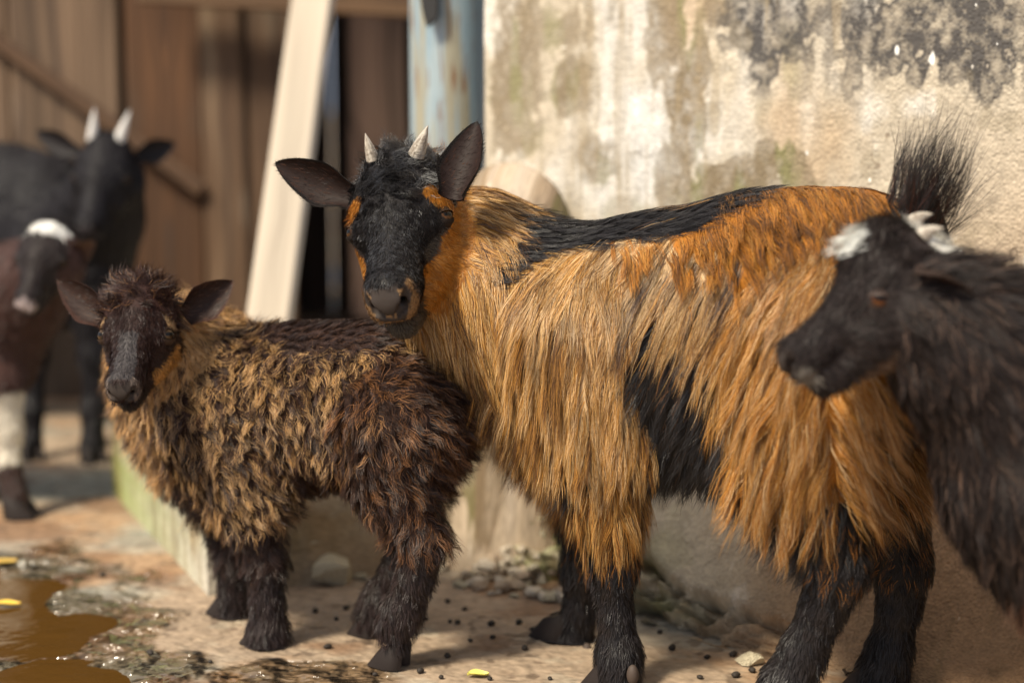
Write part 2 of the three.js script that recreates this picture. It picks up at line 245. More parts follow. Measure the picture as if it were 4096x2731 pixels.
{
  const top = at(1290, -260, 2.72), foot = ground(1022, 1660, STEP_H), len = vlen(vsub(top, foot)), g = board(0.066, len, 0.024);
  const o = thing('plank', 'bare pale plank leaning upright at the edge of the dark doorway', 'plank', [foot[0], STEP_H, foot[2]]);
  const m = mesh('timber', g.translate(0, len / 2, 0), WOOD.bare, o), q = new THREE.Quaternion().setFromUnitVectors(new THREE.Vector3(0, 1, 0), new THREE.Vector3(...vnorm(vsub(top, foot))));
  m.quaternion.copy(q).multiply(new THREE.Quaternion().setFromAxisAngle(new THREE.Vector3(0, 1, 0), -0.30));
}
{ // the shed behind the doorway: dim, roofed, boarded
  const x0 = at(1205, 800, 3.3)[0], shed = thing('shed', 'dark open shed doorway behind the leaning plank', 'shed', [(x0 + 0.0) / 2, 0, -3.9]);
  const lx = (x) => x - shed.position.x, lz = (z) => z - shed.position.z, box = (n, x, y, z, sx, sy, sz, m = WOOD.dark) => { const b = mesh(n, board(sx, sy, sz), m, shed); b.position.set(lx(x), y, lz(z)); return b; };
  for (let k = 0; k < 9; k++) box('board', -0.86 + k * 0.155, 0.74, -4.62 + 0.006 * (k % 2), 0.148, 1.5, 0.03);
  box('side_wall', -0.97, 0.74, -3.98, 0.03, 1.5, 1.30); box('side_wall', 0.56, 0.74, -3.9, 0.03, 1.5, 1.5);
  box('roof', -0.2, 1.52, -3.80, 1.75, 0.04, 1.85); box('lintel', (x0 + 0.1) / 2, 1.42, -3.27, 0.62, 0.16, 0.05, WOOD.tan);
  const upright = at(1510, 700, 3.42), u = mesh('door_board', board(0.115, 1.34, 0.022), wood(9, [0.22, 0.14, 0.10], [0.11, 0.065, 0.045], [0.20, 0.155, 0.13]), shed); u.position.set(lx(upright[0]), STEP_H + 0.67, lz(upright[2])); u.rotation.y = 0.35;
}
{
  const c = at(1803, 700, 2.34), r = 161 / FPX * 2.34;
  const paint = texture(1024, 1024, (u, v) => { const a = u * 6.28, x = cos(a) * 3, z = sin(a) * 3, y = v * 9; let k = [0.24, 0.33, 0.39]; k = vmix(k, [0.33, 0.40, 0.43], sstep(0, 0.3, fbm(x * 2, y * 1.2, z * 2, 4))); k = vmix(k, [0.34, 0.28, 0.16], sstep(0.06, 0.30, fbm(x * 1.6 + 4, y * 1.6, z * 1.6, 4)) * 0.75); k = vmix(k, [0.20, 0.10, 0.045], sstep(0.28, 0.40, fbm(x * 4 + 9, y * 4, z * 4, 4))); return vmul(k, 1 + 0.12 * noise3(x * 30, y * 30, z * 30)); }, { wrap: THREE.RepeatWrapping });
  const post = thing('steel_post', 'pale blue painted steel pipe post between the doorway and the wall', 'post', [c[0], STEP_H, c[2]]);
  mesh('pipe', new THREE.LatheGeometry([[0.01, 0], [r, 0], [r, 0.4], [r * 0.995, 0.8], [r, 1.28], [r * 0.97, 1.30], [r * 0.86, 1.30], [r * 0.86, 0.9]].map(([x, y]) => new THREE.Vector2(x, y)), 48), new THREE.MeshStandardMaterial({ map: paint, roughness: 0.42, metalness: 0.1, bumpMap: paint, bumpScale: 0.0008 }), post);
  // black rubber strap end that hangs in front of the pipe
  const S = new THREE.Shape(); S.moveTo(-0.010, 0.10); S.lineTo(0.008, 0.10); S.quadraticCurveTo(0.009, 0.055, 0.0135, 0.044); S.lineTo(0.0125, 0.014); S.quadraticCurveTo(0.007, 0.004, -0.001, 0.0); S.quadraticCurveTo(-0.008, 0.018, -0.010, 0.044); S.lineTo(-0.010, 0.10);
  const sp = at(1716, 104, 2.34 - r - 0.035), st = mesh('strap_end', new THREE.ExtrudeGeometry(S, { depth: 0.004, bevelEnabled: true, bevelSize: 0.001, bevelThickness: 0.001, bevelSegments: 2 }), new THREE.MeshStandardMaterial({ color: new THREE.Color().setRGB(0.012, 0.011, 0.011), roughness: 0.6 }), post);
  st.position.set(sp[0] - c[0], sp[1] - STEP_H, sp[2] - c[2]); st.rotation.y = -0.35;
}
// ---------------------------------------------------------------- goats: a body field of tapered bones, meshed as one skin, then a coat of single hairs
const LN = 15;                                                          // numbers per bone
class Goat {
  constructor(name, label, originWorld, headingDeg, seed) {
    this.rand = rng(seed); this.seed = seed; const a = headingDeg * PI / 180;                       // heading: 0 faces left in the photograph, positive turns the head away from the viewer
    this.fwd = [-cos(a), 0, -sin(a)]; this.near = [-sin(a), 0, cos(a)];                             // forward and the goat's own left side, which is towards the viewer
    this.o = [originWorld[0], 0, originWorld[2]];
    this.root = thing(name, label, 'goat', this.o, atan2(-this.fwd[2], this.fwd[0]));
    // group axes: x forward, y up, z = side; a turn about y maps x to fwd and z to (-fwd.z, 0, fwd.x)... side below keeps it right-handed
    this.side = [-this.fwd[2], 0, this.fwd[0]]; this.sgn = vdot(this.side, this.near) > 0 ? 1 : -1;
    this.bones = []; this.cuts = []; this.tags = []; this.extra = { pos: [], nor: [], idx: [], tag: [] };
    this.cam = this.local([0, CAM_H, 0]);
  }
  local(w) { const q = vsub(w, this.o); return [vdot(q, this.fwd), q[1], vdot(q, this.side)]; }
  dir(w) { return [vdot(w, this.fwd), w[1], vdot(w, this.side)]; }
  cdir(x, y, z) { return vnorm(this.dir(camDir(x, y, z))); }                                       // camera axes to the goat's axes
  J(px, py, w = 0) { return this.local(onPlane(px, py, vadd(this.o, vmul(this.near, w)), this.near)); }   // a joint seen at a pixel, w metres to the viewer's side of the spine
  D(px, py, d) { return this.local(at(px, py, d)); }
  bone(tagName, a, b, ra, rb, k = 0.03, flat = 1) { let t = this.tags.indexOf(tagName); if (t < 0) t = this.tags.push(tagName) - 1; const d = vsub(b, a); this.bones.push([a[0], a[1], a[2], d[0], d[1], d[2], ra, rb - ra, 1 / (vdot(d, d) || 1e-9), k, 1 / flat, t, 0, 0, 0]); return this; }
  chain(tagName, list, k = 0.03, flat = 1) { for (let i = 0; i + 1 < list.length; i++) this.bone(tagName, list[i][0], list[i + 1][0], list[i][1], list[i + 1][1], k, flat); return this; }
  cut(a, b, ra, rb, k = 0.004) { const d = vsub(b, a); this.cuts.push([a[0], a[1], a[2], d[0], d[1], d[2], ra, rb - ra, 1 / (vdot(d, d) || 1e-9), k, 1, 0, 0, 0, 0]); }
  pack() { this.B = new Float64Array(this.bones.flat()); this.C = new Float64Array(this.cuts.flat()); this.nb = this.bones.length; this.nc = this.cuts.length; }
  one(A, i, x, y, z) {
    const o = i * LN, f = A[o + 10], px = x - A[o], py = y - A[o + 1], pz = (z - A[o + 2]) * f, dx = A[o + 3], dy = A[o + 4], dz = A[o + 5] * f;
    let h = (px * dx + py * dy + pz * dz) * (f === 1 ? A[o + 8] : 1 / (dx * dx + dy * dy + dz * dz + 1e-12)); h = h < 0 ? 0 : h > 1 ? 1 : h;
    const qx = px - h * dx, qy = py - h * dy, qz = pz - h * dz;
    return sqrt(qx * qx + qy * qy + qz * qz) - A[o + 6] - h * A[o + 7];
  }
  sdf(x, y, z) {
    let d = 1e3;
    for (let i = 0; i < this.nb; i++) { const e = this.one(this.B, i, x, y, z), k = this.B[i * LN + 9], g = d - e, h = k - (g < 0 ? -g : g); d = (e < d ? e : d) - (h > 0 ? h * h / (4 * k) : 0); }
    for (let i = 0; i < this.nc; i++) { const e = -this.one(this.C, i, x, y, z), k = this.C[i * LN + 9], g = d - e, h = k - (g < 0 ? -g : g); d = (e > d ? e : d) + (h > 0 ? h * h / (4 * k) : 0); }
    return d;
  }
  tagAt(x, y, z) { let d = 1e3, t = 0; for (let i = 0; i < this.nb; i++) { const e = this.one(this.B, i, x, y, z); if (e < d) { d = e; t = this.B[i * LN + 11]; } } return this.tags[t]; }
  // head frame: O at the poll, F towards the nose, U out of the forehead, L the goat's left
  setHead(O, Fc, Lc, len, wide = 1) { const F = this.cdir(...Fc); let L = this.cdir(...Lc); L = vnorm(vsub(L, vmul(F, vdot(F, L)))); const U = vcross(F, L); this.eyes = []; this.H = { O, F, L, U: vdot(U, this.cdir(0, 0.5, 1)) < 0 ? vmul(U, -1) : U, len, wide }; }
  hp(f, u, l) { const { O, F, U, L, len, wide } = this.H; return vadd(O, vadd(vmul(F, f * len), vadd(vmul(U, u * len), vmul(L, l * len * wide)))); }
  hc(p) { const { O, F, U, L, len, wide } = this.H, q = vsub(p, O); return [vdot(q, F) / len, vdot(q, U) / len, vdot(q, L) / (len * wide)]; }
  head(o = {}) {
    const n = this.H.len, T = o.thick ?? 1, P = (f, u, l) => this.hp(f, u, l), b = (a, c, ra, rb, k = 0.06) => this.bone('head', a, c, ra * n * T, rb * n * T, k * n), W = this.H.wide;
    b(P(0.10, -0.13, 0), P(0.20, -0.12, 0), 0.215 * (0.5 + 0.5 * W), 0.22 * (0.5 + 0.5 * W));
    b(P(0.10, -0.05, 0), P(0.40, -0.045, 0), 0.165, 0.15, 0.10);
    b(P(0.40, -0.10, 0), P(0.86, -0.075, 0), 0.165, 0.108, 0.12);
    if (o.bulge) b(P(0.14, -0.06 + o.bulge, 0), P(0.27, -0.05 + o.bulge, 0), 0.16, 0.13, 0.10);
    for (const s of [-1, 1]) {
      b(P(0.25, -0.055, 0.155 * s), P(0.40, -0.085, 0.150 * s), 0.095, 0.082, 0.10);        // brow and orbit
      b(P(0.34, -0.25, 0.125 * s), P(0.54, -0.24, 0.100 * s), 0.125, 0.105, 0.10);             // cheek
      b(P(0.32, -0.36, 0.085 * s), P(0.84, -0.265, 0.028 * s), 0.095, 0.062, 0.08);           // jaw
      b(P(0.80, -0.12, 0.045 * s), P(0.925, -0.135, 0.044 * s), 0.082, 0.066, 0.06);          // upper lip
      b(P(0.915, -0.035, 0.050 * s), P(0.95, -0.06, 0.046 * s), 0.056, 0.052, 0.05);          // nostril wing
    }
    b(P(0.90, -0.025, 0), P(0.955, -0.085, 0), 0.068, 0.052, 0.05);                           // nose pad
    b(P(0.78, -0.28, 0), P(0.885, -0.275, 0), 0.076, 0.066, 0.04);                           // chin
    for (const s of [-1, 1]) {
      this.cut(P(1.0, -0.130, 0.012 * s), P(0.985, -0.090, 0.066 * s), 0.018 * n, 0.029 * n, 0.008 * n); this.cut(P(0.985, -0.090, 0.066 * s), P(0.955, -0.020, 0.100 * s), 0.029 * n, 0.017 * n, 0.008 * n); this.cut(P(1.0, -0.085, 0.064 * s), P(0.88, -0.07, 0.052 * s), 0.024 * n, 0.018 * n, 0.006 * n);
      this.cut(P(1.00, -0.205, 0), P(0.93, -0.205, 0.085 * s), 0.012 * n, 0.010 * n, 0.010 * n); this.cut(P(0.93, -0.205, 0.085 * s), P(0.72, -0.20, 0.135 * s), 0.010 * n, 0.012 * n, 0.010 * n);
    }
    this.cut(P(1.02, -0.11, 0), P(1.0, -0.19, 0), 0.007 * n, 0.007 * n, 0.010 * n);
  }
  leg(kind, list, k = 0.02) { this.chain(kind, list, k); }
  skin(h) {                                                                 // surface nets on a sparse grid
    this.pack();
    let lo = [9, 9, 9], hi = [-9, -9, -9];
    for (const b of this.bones) for (let c = 0; c < 3; c++) for (const t of [0, 1]) { const v = b[c] + t * b[c + 3], r = max(b[6], b[6] + b[7]) + 0.03; lo[c] = min(lo[c], v - r); hi[c] = max(hi[c], v + r); }
    const BS = 6, nx = Math.ceil((hi[0] - lo[0]) / h / BS) * BS + 1, ny = Math.ceil((hi[1] - lo[1]) / h / BS) * BS + 1, nz = Math.ceil((hi[2] - lo[2]) / h / BS) * BS + 1;
    const D = new Float32Array(nx * ny * nz), id = (i, j, k) => (k * ny + j) * nx + i, far = BS * h * 0.87 * 1.9 + 0.012;
    const live = [];
    for (let bk = 0; bk < nz - 1; bk += BS) for (let bj = 0; bj < ny - 1; bj += BS) for (let bi = 0; bi < nx - 1; bi += BS) {
      const c = this.sdf(lo[0] + (bi + BS / 2) * h, lo[1] + (bj + BS / 2) * h, lo[2] + (bk + BS / 2) * h), on = abs(c) < far; if (on) live.push(bi, bj, bk);
      for (let k = bk; k <= min(nz - 1, bk + BS); k++) for (let j = bj; j <= min(ny - 1, bj + BS); j++) for (let i = bi; i <= min(nx - 1, bi + BS); i++) if (!on) { const q = id(i, j, k); if (D[q] === 0) D[q] = c; }
    }
    for (let m = 0; m < live.length; m += 3) for (let k = live[m + 2]; k <= live[m + 2] + BS; k++) for (let j = live[m + 1]; j <= live[m + 1] + BS; j++) for (let i = live[m]; i <= live[m] + BS; i++) D[id(i, j, k)] = this.sdf(lo[0] + i * h, lo[1] + j * h, lo[2] + k * h);
    Object.assign(this, { grid: D, lo, h, nx, ny, nz });
    const V = new Int32Array(nx * ny * nz).fill(-1), pos = [], idx = [], e = [[0, 1], [2, 3], [4, 5], [6, 7], [0, 2], [1, 3], [4, 6], [5, 7], [0, 4], [1, 5], [2, 6], [3, 7]], v = new Float64Array(8);
    for (let m = 0; m < live.length; m += 3) for (let k = live[m + 2]; k < live[m + 2] + BS && k < nz - 1; k++) for (let j = live[m + 1]; j < live[m + 1] + BS && j < ny - 1; j++) for (let i = live[m]; i < live[m] + BS && i < nx - 1; i++) {
      let inside = 0; for (let c = 0; c < 8; c++) { v[c] = D[id(i + (c & 1), j + ((c >> 1) & 1), k + (c >> 2))]; if (v[c] < 0) inside++; }
      if (inside === 0 || inside === 8) continue;
      let x = 0, y = 0, z = 0, n = 0;
      for (const [a, b] of e) if ((v[a] < 0) !== (v[b] < 0)) { const t = v[a] / (v[a] - v[b]); x += lerp(a & 1, b & 1, t); y += lerp((a >> 1) & 1, (b >> 1) & 1, t); z += lerp(a >> 2, b >> 2, t); n++; }
      V[id(i, j, k)] = pos.length / 3; pos.push(lo[0] + (i + x / n) * h, lo[1] + (j + y / n) * h, lo[2] + (k + z / n) * h);
    }
    const quad = (a, b, c, d, flip) => { if (a < 0 || b < 0 || c < 0 || d < 0) return; flip ? idx.push(a, c, b, a, d, c) : idx.push(a, b, c, a, c, d); };
    for (let m = 0; m < live.length; m += 3) for (let k = max(1, live[m + 2]); k < live[m + 2] + BS && k < nz - 1; k++) for (let j = max(1, live[m + 1]); j < live[m + 1] + BS && j < ny - 1; j++) for (let i = max(1, live[m]); i < live[m] + BS && i < nx - 1; i++) {
      const s = D[id(i, j, k)] < 0;
      if (s !== D[id(i + 1, j, k)] < 0) quad(V[id(i, j - 1, k - 1)], V[id(i, j, k - 1)], V[id(i, j, k)], V[id(i, j - 1, k)], !s);
      if (s !== D[id(i, j + 1, k)] < 0) quad(V[id(i - 1, j, k - 1)], V[id(i - 1, j, k)], V[id(i, j, k)], V[id(i, j, k - 1)], !s);
      if (s !== D[id(i, j, k + 1)] < 0) quad(V[id(i - 1, j - 1, k)], V[id(i, j - 1, k)], V[id(i, j, k)], V[id(i - 1, j, k)], !s);
    }
    const nor = new Array(pos.length), tg = [];
    for (let i = 0; i < pos.length; i += 3) { const g = this.grad(pos[i], pos[i + 1], pos[i + 2], 0.0015); nor[i] = g[0]; nor[i + 1] = g[1]; nor[i + 2] = g[2]; tg.push(this.tagAt(pos[i], pos[i + 1], pos[i + 2])); }
    const base = pos.length / 3, E = this.extra; for (const x of E.pos) pos.push(x); for (const x of E.nor) nor.push(x); for (const x of E.idx) idx.push(x + base); for (const x of E.tag) tg.push(x);
    Object.assign(this, { pos, nor, idx, tg });
  }
  grad(x, y, z, e = 0.002) { return vnorm([this.sdf(x + e, y, z) - this.sdf(x - e, y, z), this.sdf(x, y + e, z) - this.sdf(x, y - e, z), this.sdf(x, y, z + e) - this.sdf(x, y, z - e)]); }
  field(x, y, z) {                                                          // the stored grid, for hairs that drape over the body
    const h = this.h, fx = (x - this.lo[0]) / h, fy = (y - this.lo[1]) / h, fz = (z - this.lo[2]) / h, i = floor(fx), j = floor(fy), k = floor(fz);
    if (i < 0 || j < 0 || k < 0 || i >= this.nx - 1 || j >= this.ny - 1 || k >= this.nz - 1) return 1;
    const D = this.grid, q = (k * this.ny + j) * this.nx + i, X = fx - i, Y = fy - j, Z = fz - k, r = this.nx, s = this.nx * this.ny;
    return lerp(lerp(lerp(D[q], D[q + 1], X), lerp(D[q + r], D[q + r + 1], X), Y), lerp(lerp(D[q + s], D[q + s + 1], X), lerp(D[q + r + s], D[q + r + s + 1], X), Y), Z);
  }
  // a cupped, pointed ear with thickness, from root to tip; inner: the way its hollow faces
  ear(root, tip, inner, width, name = 'ear', bend = 0.12) {
    const ax = vsub(tip, root), len = vlen(ax), A = vnorm(ax); let N = vnorm(vsub(inner, vmul(A, vdot(A, inner)))); const S = vcross(A, N), NU = 28, NV = 26, E = this.extra, base = E.pos.length / 3;
    const P = (u, v, off) => { const w = width * lerp(0.50, 1, sstep(0, 0.42, u)) * pow(max(0, 1 - pow(max(0, u), 2.5)), 0.80), al = lerp(1.65, 0.75, pow(max(0, u), 0.7)), t = off * lerp(0.0030, 0.0012, u) * (1 - 0.6 * v * v); const sa = sin(min(al, 1.35)), x = w * sin(v * al) / sa, y = w * (1 - cos(v * al)) / sa - bend * len * sin(PI * u) * 0.35; return vadd(root, vadd(vmul(A, len * u), vadd(vmul(S, x * 0.5), vmul(N, y * 0.5 - t)))); };
    for (const off of [0, 1]) for (let i = 0; i <= NU; i++) for (let j = 0; j <= NV; j++) {
      const u = i / NU, v = j / NV * 2 - 1, p = P(u, v, off), du = vsub(P(min(1, u + 0.01), v, off), P(u - 0.01, v, off)), dv = vsub(P(u, min(1, v + 0.02), off), P(u, v - 0.02, off)); let n = vnorm(vcross(du, dv)); const want = off ? -1 : 1; if (vdot(n, N) * want < 0 && abs(v) < 0.85) n = vmul(n, -1);
      E.pos.push(...p); E.nor.push(...(vlen(n) > 0.5 ? n : vmul(N, want))); E.tag.push(off ? name + '_out' : abs(v) > 0.82 || u > 0.94 ? name + '_rim' : name + '_in');
    }
    const M = (NU + 1) * (NV + 1), id = (o, i, j) => base + o * M + i * (NV + 1) + j;
    for (let i = 0; i < NU; i++) { for (let j = 0; j < NV; j++) { E.idx.push(id(0, i, j), id(0, i + 1, j), id(0, i, j + 1), id(0, i, j + 1), id(0, i + 1, j), id(0, i + 1, j + 1)); E.idx.push(id(1, i, j), id(1, i, j + 1), id(1, i + 1, j), id(1, i, j + 1), id(1, i + 1, j + 1), id(1, i + 1, j)); } for (const j of [0, NV]) E.idx.push(id(0, i, j), id(1, i, j), id(0, i + 1, j), id(0, i + 1, j), id(1, i, j), id(1, i + 1, j)); }
  }
  // spherical eyelids and eyes
  eye(s, o) {
    const n = this.H.len, c = this.hp(o.f, o.u, o.l * s), r = o.r * n; this.eyes.push([...c, r]); const outw = vnorm(vadd(vmul(this.H.L, s * (o.tl ?? 1)), vadd(vmul(this.H.U, o.tu ?? 0.25), vmul(this.H.F, o.tf ?? 0.15)))), up = vnorm(vsub(vmul(this.H.U, 0.75), vadd(vmul(this.H.F, 0.65), vmul(outw, vdot(vsub(vmul(this.H.U, 0.75), vmul(this.H.F, 0.65)), outw))))), right = vcross(up, outw);
    const g = new THREE.SphereGeometry(r, 32, 24), p = g.attributes.position, col = new Float32Array(p.count * 3);
    for (let i = 0; i < p.count; i++) { const a = p.getX(i) / r, b = p.getY(i) / r, q = hypot(a, b), front = p.getZ(i) > 0; let k = [0.03, 0.02, 0.015]; if (front && q < 0.62) k = vmul(o.iris, 0.7 + 0.6 * noise3(atan2(b, a) * 4, q * 5, 3)); if (front && abs(b) < 0.17 && abs(a) < 0.42) k = [0.004, 0.004, 0.004]; if (front && q > 0.58 && q < 0.68) k = [0.012, 0.009, 0.007]; col.set(k, i * 3); }
    g.setAttribute('color', new THREE.BufferAttribute(col, 3));
    const m = mesh('eye', g, EYE_MAT, this.root); m.matrix.makeBasis(new THREE.Vector3(...right), new THREE.Vector3(...up), new THREE.Vector3(...outw)); m.quaternion.setFromRotationMatrix(m.matrix); m.position.set(...c);
    const E = this.extra;
    for (const [from, to, lr] of [[o.lid ?? 0.15, 1.75, 1.13], [-1.75, o.low ?? -0.42, 1.10]]) { // upper and lower lid, as bands of a slightly larger ball
      const base = E.pos.length / 3, NA = 14, NB = 10;
      for (let i = 0; i <= NB; i++) for (let j = 0; j <= NA; j++) { const az = lerp(-1.5, 1.5, j / NA), arch = cos(az * 1.04), el = lerp(from > 0 || from > -1 ? from * arch : from, from < -1 ? to * arch : to, i / NB), rr = r * lr * (1 + 0.03 * sin(9 * el)); const q = vadd(vmul(right, sin(az) * cos(el)), vadd(vmul(up, sin(el)), vmul(outw, cos(az) * cos(el)))); E.pos.push(...vadd(c, vmul(q, rr))); E.nor.push(...q); E.tag.push(from < -1 ? 'lid_low' : 'lid'); }
      for (let i = 0; i < NB; i++) for (let j = 0; j < NA; j++) { const a = base + i * (NA + 1) + j; E.idx.push(a, a + 1, a + NA + 1, a + 1, a + NA + 2, a + NA + 1); }
    }
  }
  horn(base, tip, r, curve, mat) {
    (this.horns ??= []).push([base, tip, r]);
    const pts = [], side = vmul(curve, vlen(vsub(tip, base))); for (let i = 0; i <= 20; i++) { const t = i / 20; pts.push(new THREE.Vector3(...vadd(vmix(base, tip, t), vmul(side, t * (1 - t))))); }
    const c = new THREE.CatmullRomCurve3(pts), g = new THREE.TubeGeometry(c, 40, r, 20, false), p = g.attributes.position, q = new THREE.Vector3();
    for (let i = 0; i < p.count; i++) { const ring = floor(i / 21), t = ring / 40, k = (1 - pow(t, 1.6)) * 0.97 + 0.03, ridge = 1 + 0.012 * sin(t * 42) * (1 - t) + 0.04 * noise3(i * 0.7, t * 9, 1); c.getPointAt(min(1, t), q); p.setXYZ(i, lerp(q.x, p.getX(i), k * ridge), lerp(q.y, p.getY(i), k * ridge), lerp(q.z, p.getZ(i), k * ridge)); }
    g.computeVertexNormals(); return mesh('horn', g, mat, this.root);
  }
  hoof(p, size, toe, mat = HOOF_MAT) {                                            // two claws, each rounded, blunt at the toe
    const T = vnorm([toe[0], 0, toe[2]]), S = [-T[2], 0, T[0]], parts = [];
    for (const s of [-1, 1]) { const pts = [], add = (f, y, l) => pts.push(new THREE.Vector3(p[0] + (T[0] * f + S[0] * (l * s)) * size, p[1] + y * size, p[2] + (T[2] * f + S[2] * (l * s)) * size)); for (let i = 0; i < 12; i++) { const a = i / 12 * 2 * PI, f = cos(a), l = sin(a); add(0.1 + f * (f > 0 ? 0.62 : 0.42), 0, 0.25 + 0.21 * l * (f > 0 ? 1 - 0.35 * f : 1)); add(0.02 + f * (f > 0 ? 0.40 : 0.40), 0.50 - 0.12 * f, 0.235 + 0.20 * l); add(0.0 + f * 0.30, 0.62 - 0.1 * f, 0.22 + 0.15 * l); } parts.push(toCreasedNormals(new ConvexGeometry(pts), 0.7)); }
    return mesh('hoof', mergeGeometries(parts), mat, this.root);
  }
  // the coat: spec(p, n, tag) says how dense, long and coloured the hair is there; style(...) gives each hair
  coat(spec, { name = 'coat', gloss = 0.42, spec2 = 0.7, ior = 1.5, backShare = 0.35, parent = this.root } = {}) {
    const { pos, nor, idx, tg } = this, R = this.rand, buckets = {};
    const skinCol = new Float32Array(pos.length);
    for (let t = 0; t < idx.length; t += 3) { const a = idx[t] * 3, b = idx[t + 1] * 3, c = idx[t + 2] * 3, f = vcross([pos[b] - pos[a], pos[b + 1] - pos[a + 1], pos[b + 2] - pos[a + 2]], [pos[c] - pos[a], pos[c + 1] - pos[a + 1], pos[c + 2] - pos[a + 2]]); if (f[0] * (nor[a] + nor[b] + nor[c]) + f[1] * (nor[a + 1] + nor[b + 1] + nor[c + 1]) + f[2] * (nor[a + 2] + nor[b + 2] + nor[c + 2]) < 0) { const q = idx[t + 1]; idx[t + 1] = idx[t + 2]; idx[t + 2] = q; } }
    for (let i = 0; i < pos.length / 3; i++) { const p = [pos[i * 3], pos[i * 3 + 1], pos[i * 3 + 2]], n = [nor[i * 3], nor[i * 3 + 1], nor[i * 3 + 2]], s = spec(p, n, tg[i], 0.5, 0.5, 0.5); skinCol.set(s.skin ?? s.color, i * 3); }
    const bodyGeo = geometryOf(pos, idx, { normal: [nor, 3], color: [skinCol, 3] });
    const body = mesh('body', bodyGeo, SKIN_MAT, this.root);
    let count = 0;
    for (let t = 0; t < idx.length; t += 3) {
      const a = idx[t] * 3, b = idx[t + 1] * 3, c = idx[t + 2] * 3;
      const e1 = [pos[b] - pos[a], pos[b + 1] - pos[a + 1], pos[b + 2] - pos[a + 2]], e2 = [pos[c] - pos[a], pos[c + 1] - pos[a + 1], pos[c + 2] - pos[a + 2]], area = 0.5 * vlen(vcross(e1, e2));
      const mid = [pos[a] + (e1[0] + e2[0]) / 3, pos[a + 1] + (e1[1] + e2[1]) / 3, pos[a + 2] + (e1[2] + e2[2]) / 3], mn = [nor[a], nor[a + 1], nor[a + 2]];
      const pre = spec(mid, mn, tg[idx[t]], 0.5, 0.5, 0.5); if (!pre.density) continue;
      const facing = vdot(mn, vnorm(vsub(this.cam, mid)));
      let want = area * pre.density * (facing < -0.25 ? backShare : 1); want = floor(want) + (R() < want - floor(want) ? 1 : 0);
      for (let q = 0; q < want; q++) {
        let r1 = R(), r2 = R(); if (r1 + r2 > 1) { r1 = 1 - r1; r2 = 1 - r2; }
        const p = [pos[a] + e1[0] * r1 + e2[0] * r2, pos[a + 1] + e1[1] * r1 + e2[1] * r2, pos[a + 2] + e1[2] * r1 + e2[2] * r2];
        const w = 1 - r1 - r2, n = vnorm([nor[a] * w + nor[b] * r1 + nor[c] * r2, nor[a + 1] * w + nor[b + 1] * r1 + nor[c + 1] * r2, nor[a + 2] * w + nor[b + 2] * r1 + nor[c + 2] * r2]);
        // the lock that this hair belongs to: the nearest of scattered centres
        const cs = pre.lock ?? 0.01, st = pre.stretch ?? 1, lx = p[0] + (pre.shear ?? 0) * p[1], ly = p[1] * st, lz = p[2], gx = floor(lx / cs), gy = floor(ly / cs), gz = floor(lz / cs); let bd = 9, bx = 0, by = 0, bz = 0, lk = 0;
        for (let i = -1; i <= 1; i++) for (let j = -1; j <= 1; j++) for (let k = -1; k <= 1; k++) { const X = gx + i, Y = gy + j, Z = gz + k, ox = (X + hash3(X, Y, Z + 11)) * cs, oy = (Y + hash3(X + 5, Y, Z)) * cs, oz = (Z + hash3(X, Y + 9, Z)) * cs, d = (lx - ox) ** 2 + (ly - oy) ** 2 + (lz - oz) ** 2; if (d < bd) { bd = d; bx = ox; by = oy; bz = oz; lk = hash3(X + 31, Y + 17, Z + this.seed); } }
        const lk2 = (lk * 7919.13) % 1, lk3 = (lk * 104729.7) % 1, s = spec(p, n, tg[idx[t]], lk, lk2, R());
        const { P, N, C, I } = buckets[s.bucket ?? name] ??= { P: [], N: [], C: [], I: [] }, segs = s.segs ?? 4, L = s.len * (0.72 + 0.42 * R()) * (0.82 + 0.36 * lk2), step = L / segs;
        // start direction, then bend to the lie of the hair and to gravity
        const jit = s.jit ?? 0.15, lj = s.lockJit ?? 0.25; let cx = s.comb[0] + (lk - 0.5) * lj * 2 + (R() - 0.5) * jit * 2, cy = s.comb[1] + (lk2 - 0.5) * lj + (R() - 0.5) * jit * 2, cz = s.comb[2] + (lk3 - 0.5) * lj * 2 + (R() - 0.5) * jit * 2;
        const dn = cx * n[0] + cy * n[1] + cz * n[2]; if (dn < 0.1) { cx -= n[0] * (dn - 0.05); cy -= n[1] * (dn - 0.05); cz -= n[2] * (dn - 0.05); }
        const cl = hypot(cx, cy, cz) || 1, li = s.lift; let d = vnorm([cx / cl * (1 - li) + n[0] * li, cy / cl * (1 - li) + n[1] * li, cz / cl * (1 - li) + n[2] * li]);
        let x = p[0], y = p[1], z = p[2]; const off = [bx - lx, st < 1 ? 0 : by - ly, bz - lz], on = vdot(off, n), ox = off[0] - on * n[0], oy = off[1] - on * n[1], oz = off[2] - on * n[2], pull = (s.pull ?? 0.6), base = P.length / 3, W = s.width * (0.7 + 0.6 * R());
        const sag = s.sag ?? 0.1, roll = (R() - 0.5) * 1.6, wv = s.wave ?? 0, ph = lk * 20; let sx = vcross(d, n); sx = vnorm(sx); const sr = vnorm(vadd(vmul(sx, cos(roll)), vmul(n, sin(roll))));
        const col = s.color, cc = [col[0], col[1], col[2]];
        let ppx = x, ppy = y, ppz = z;
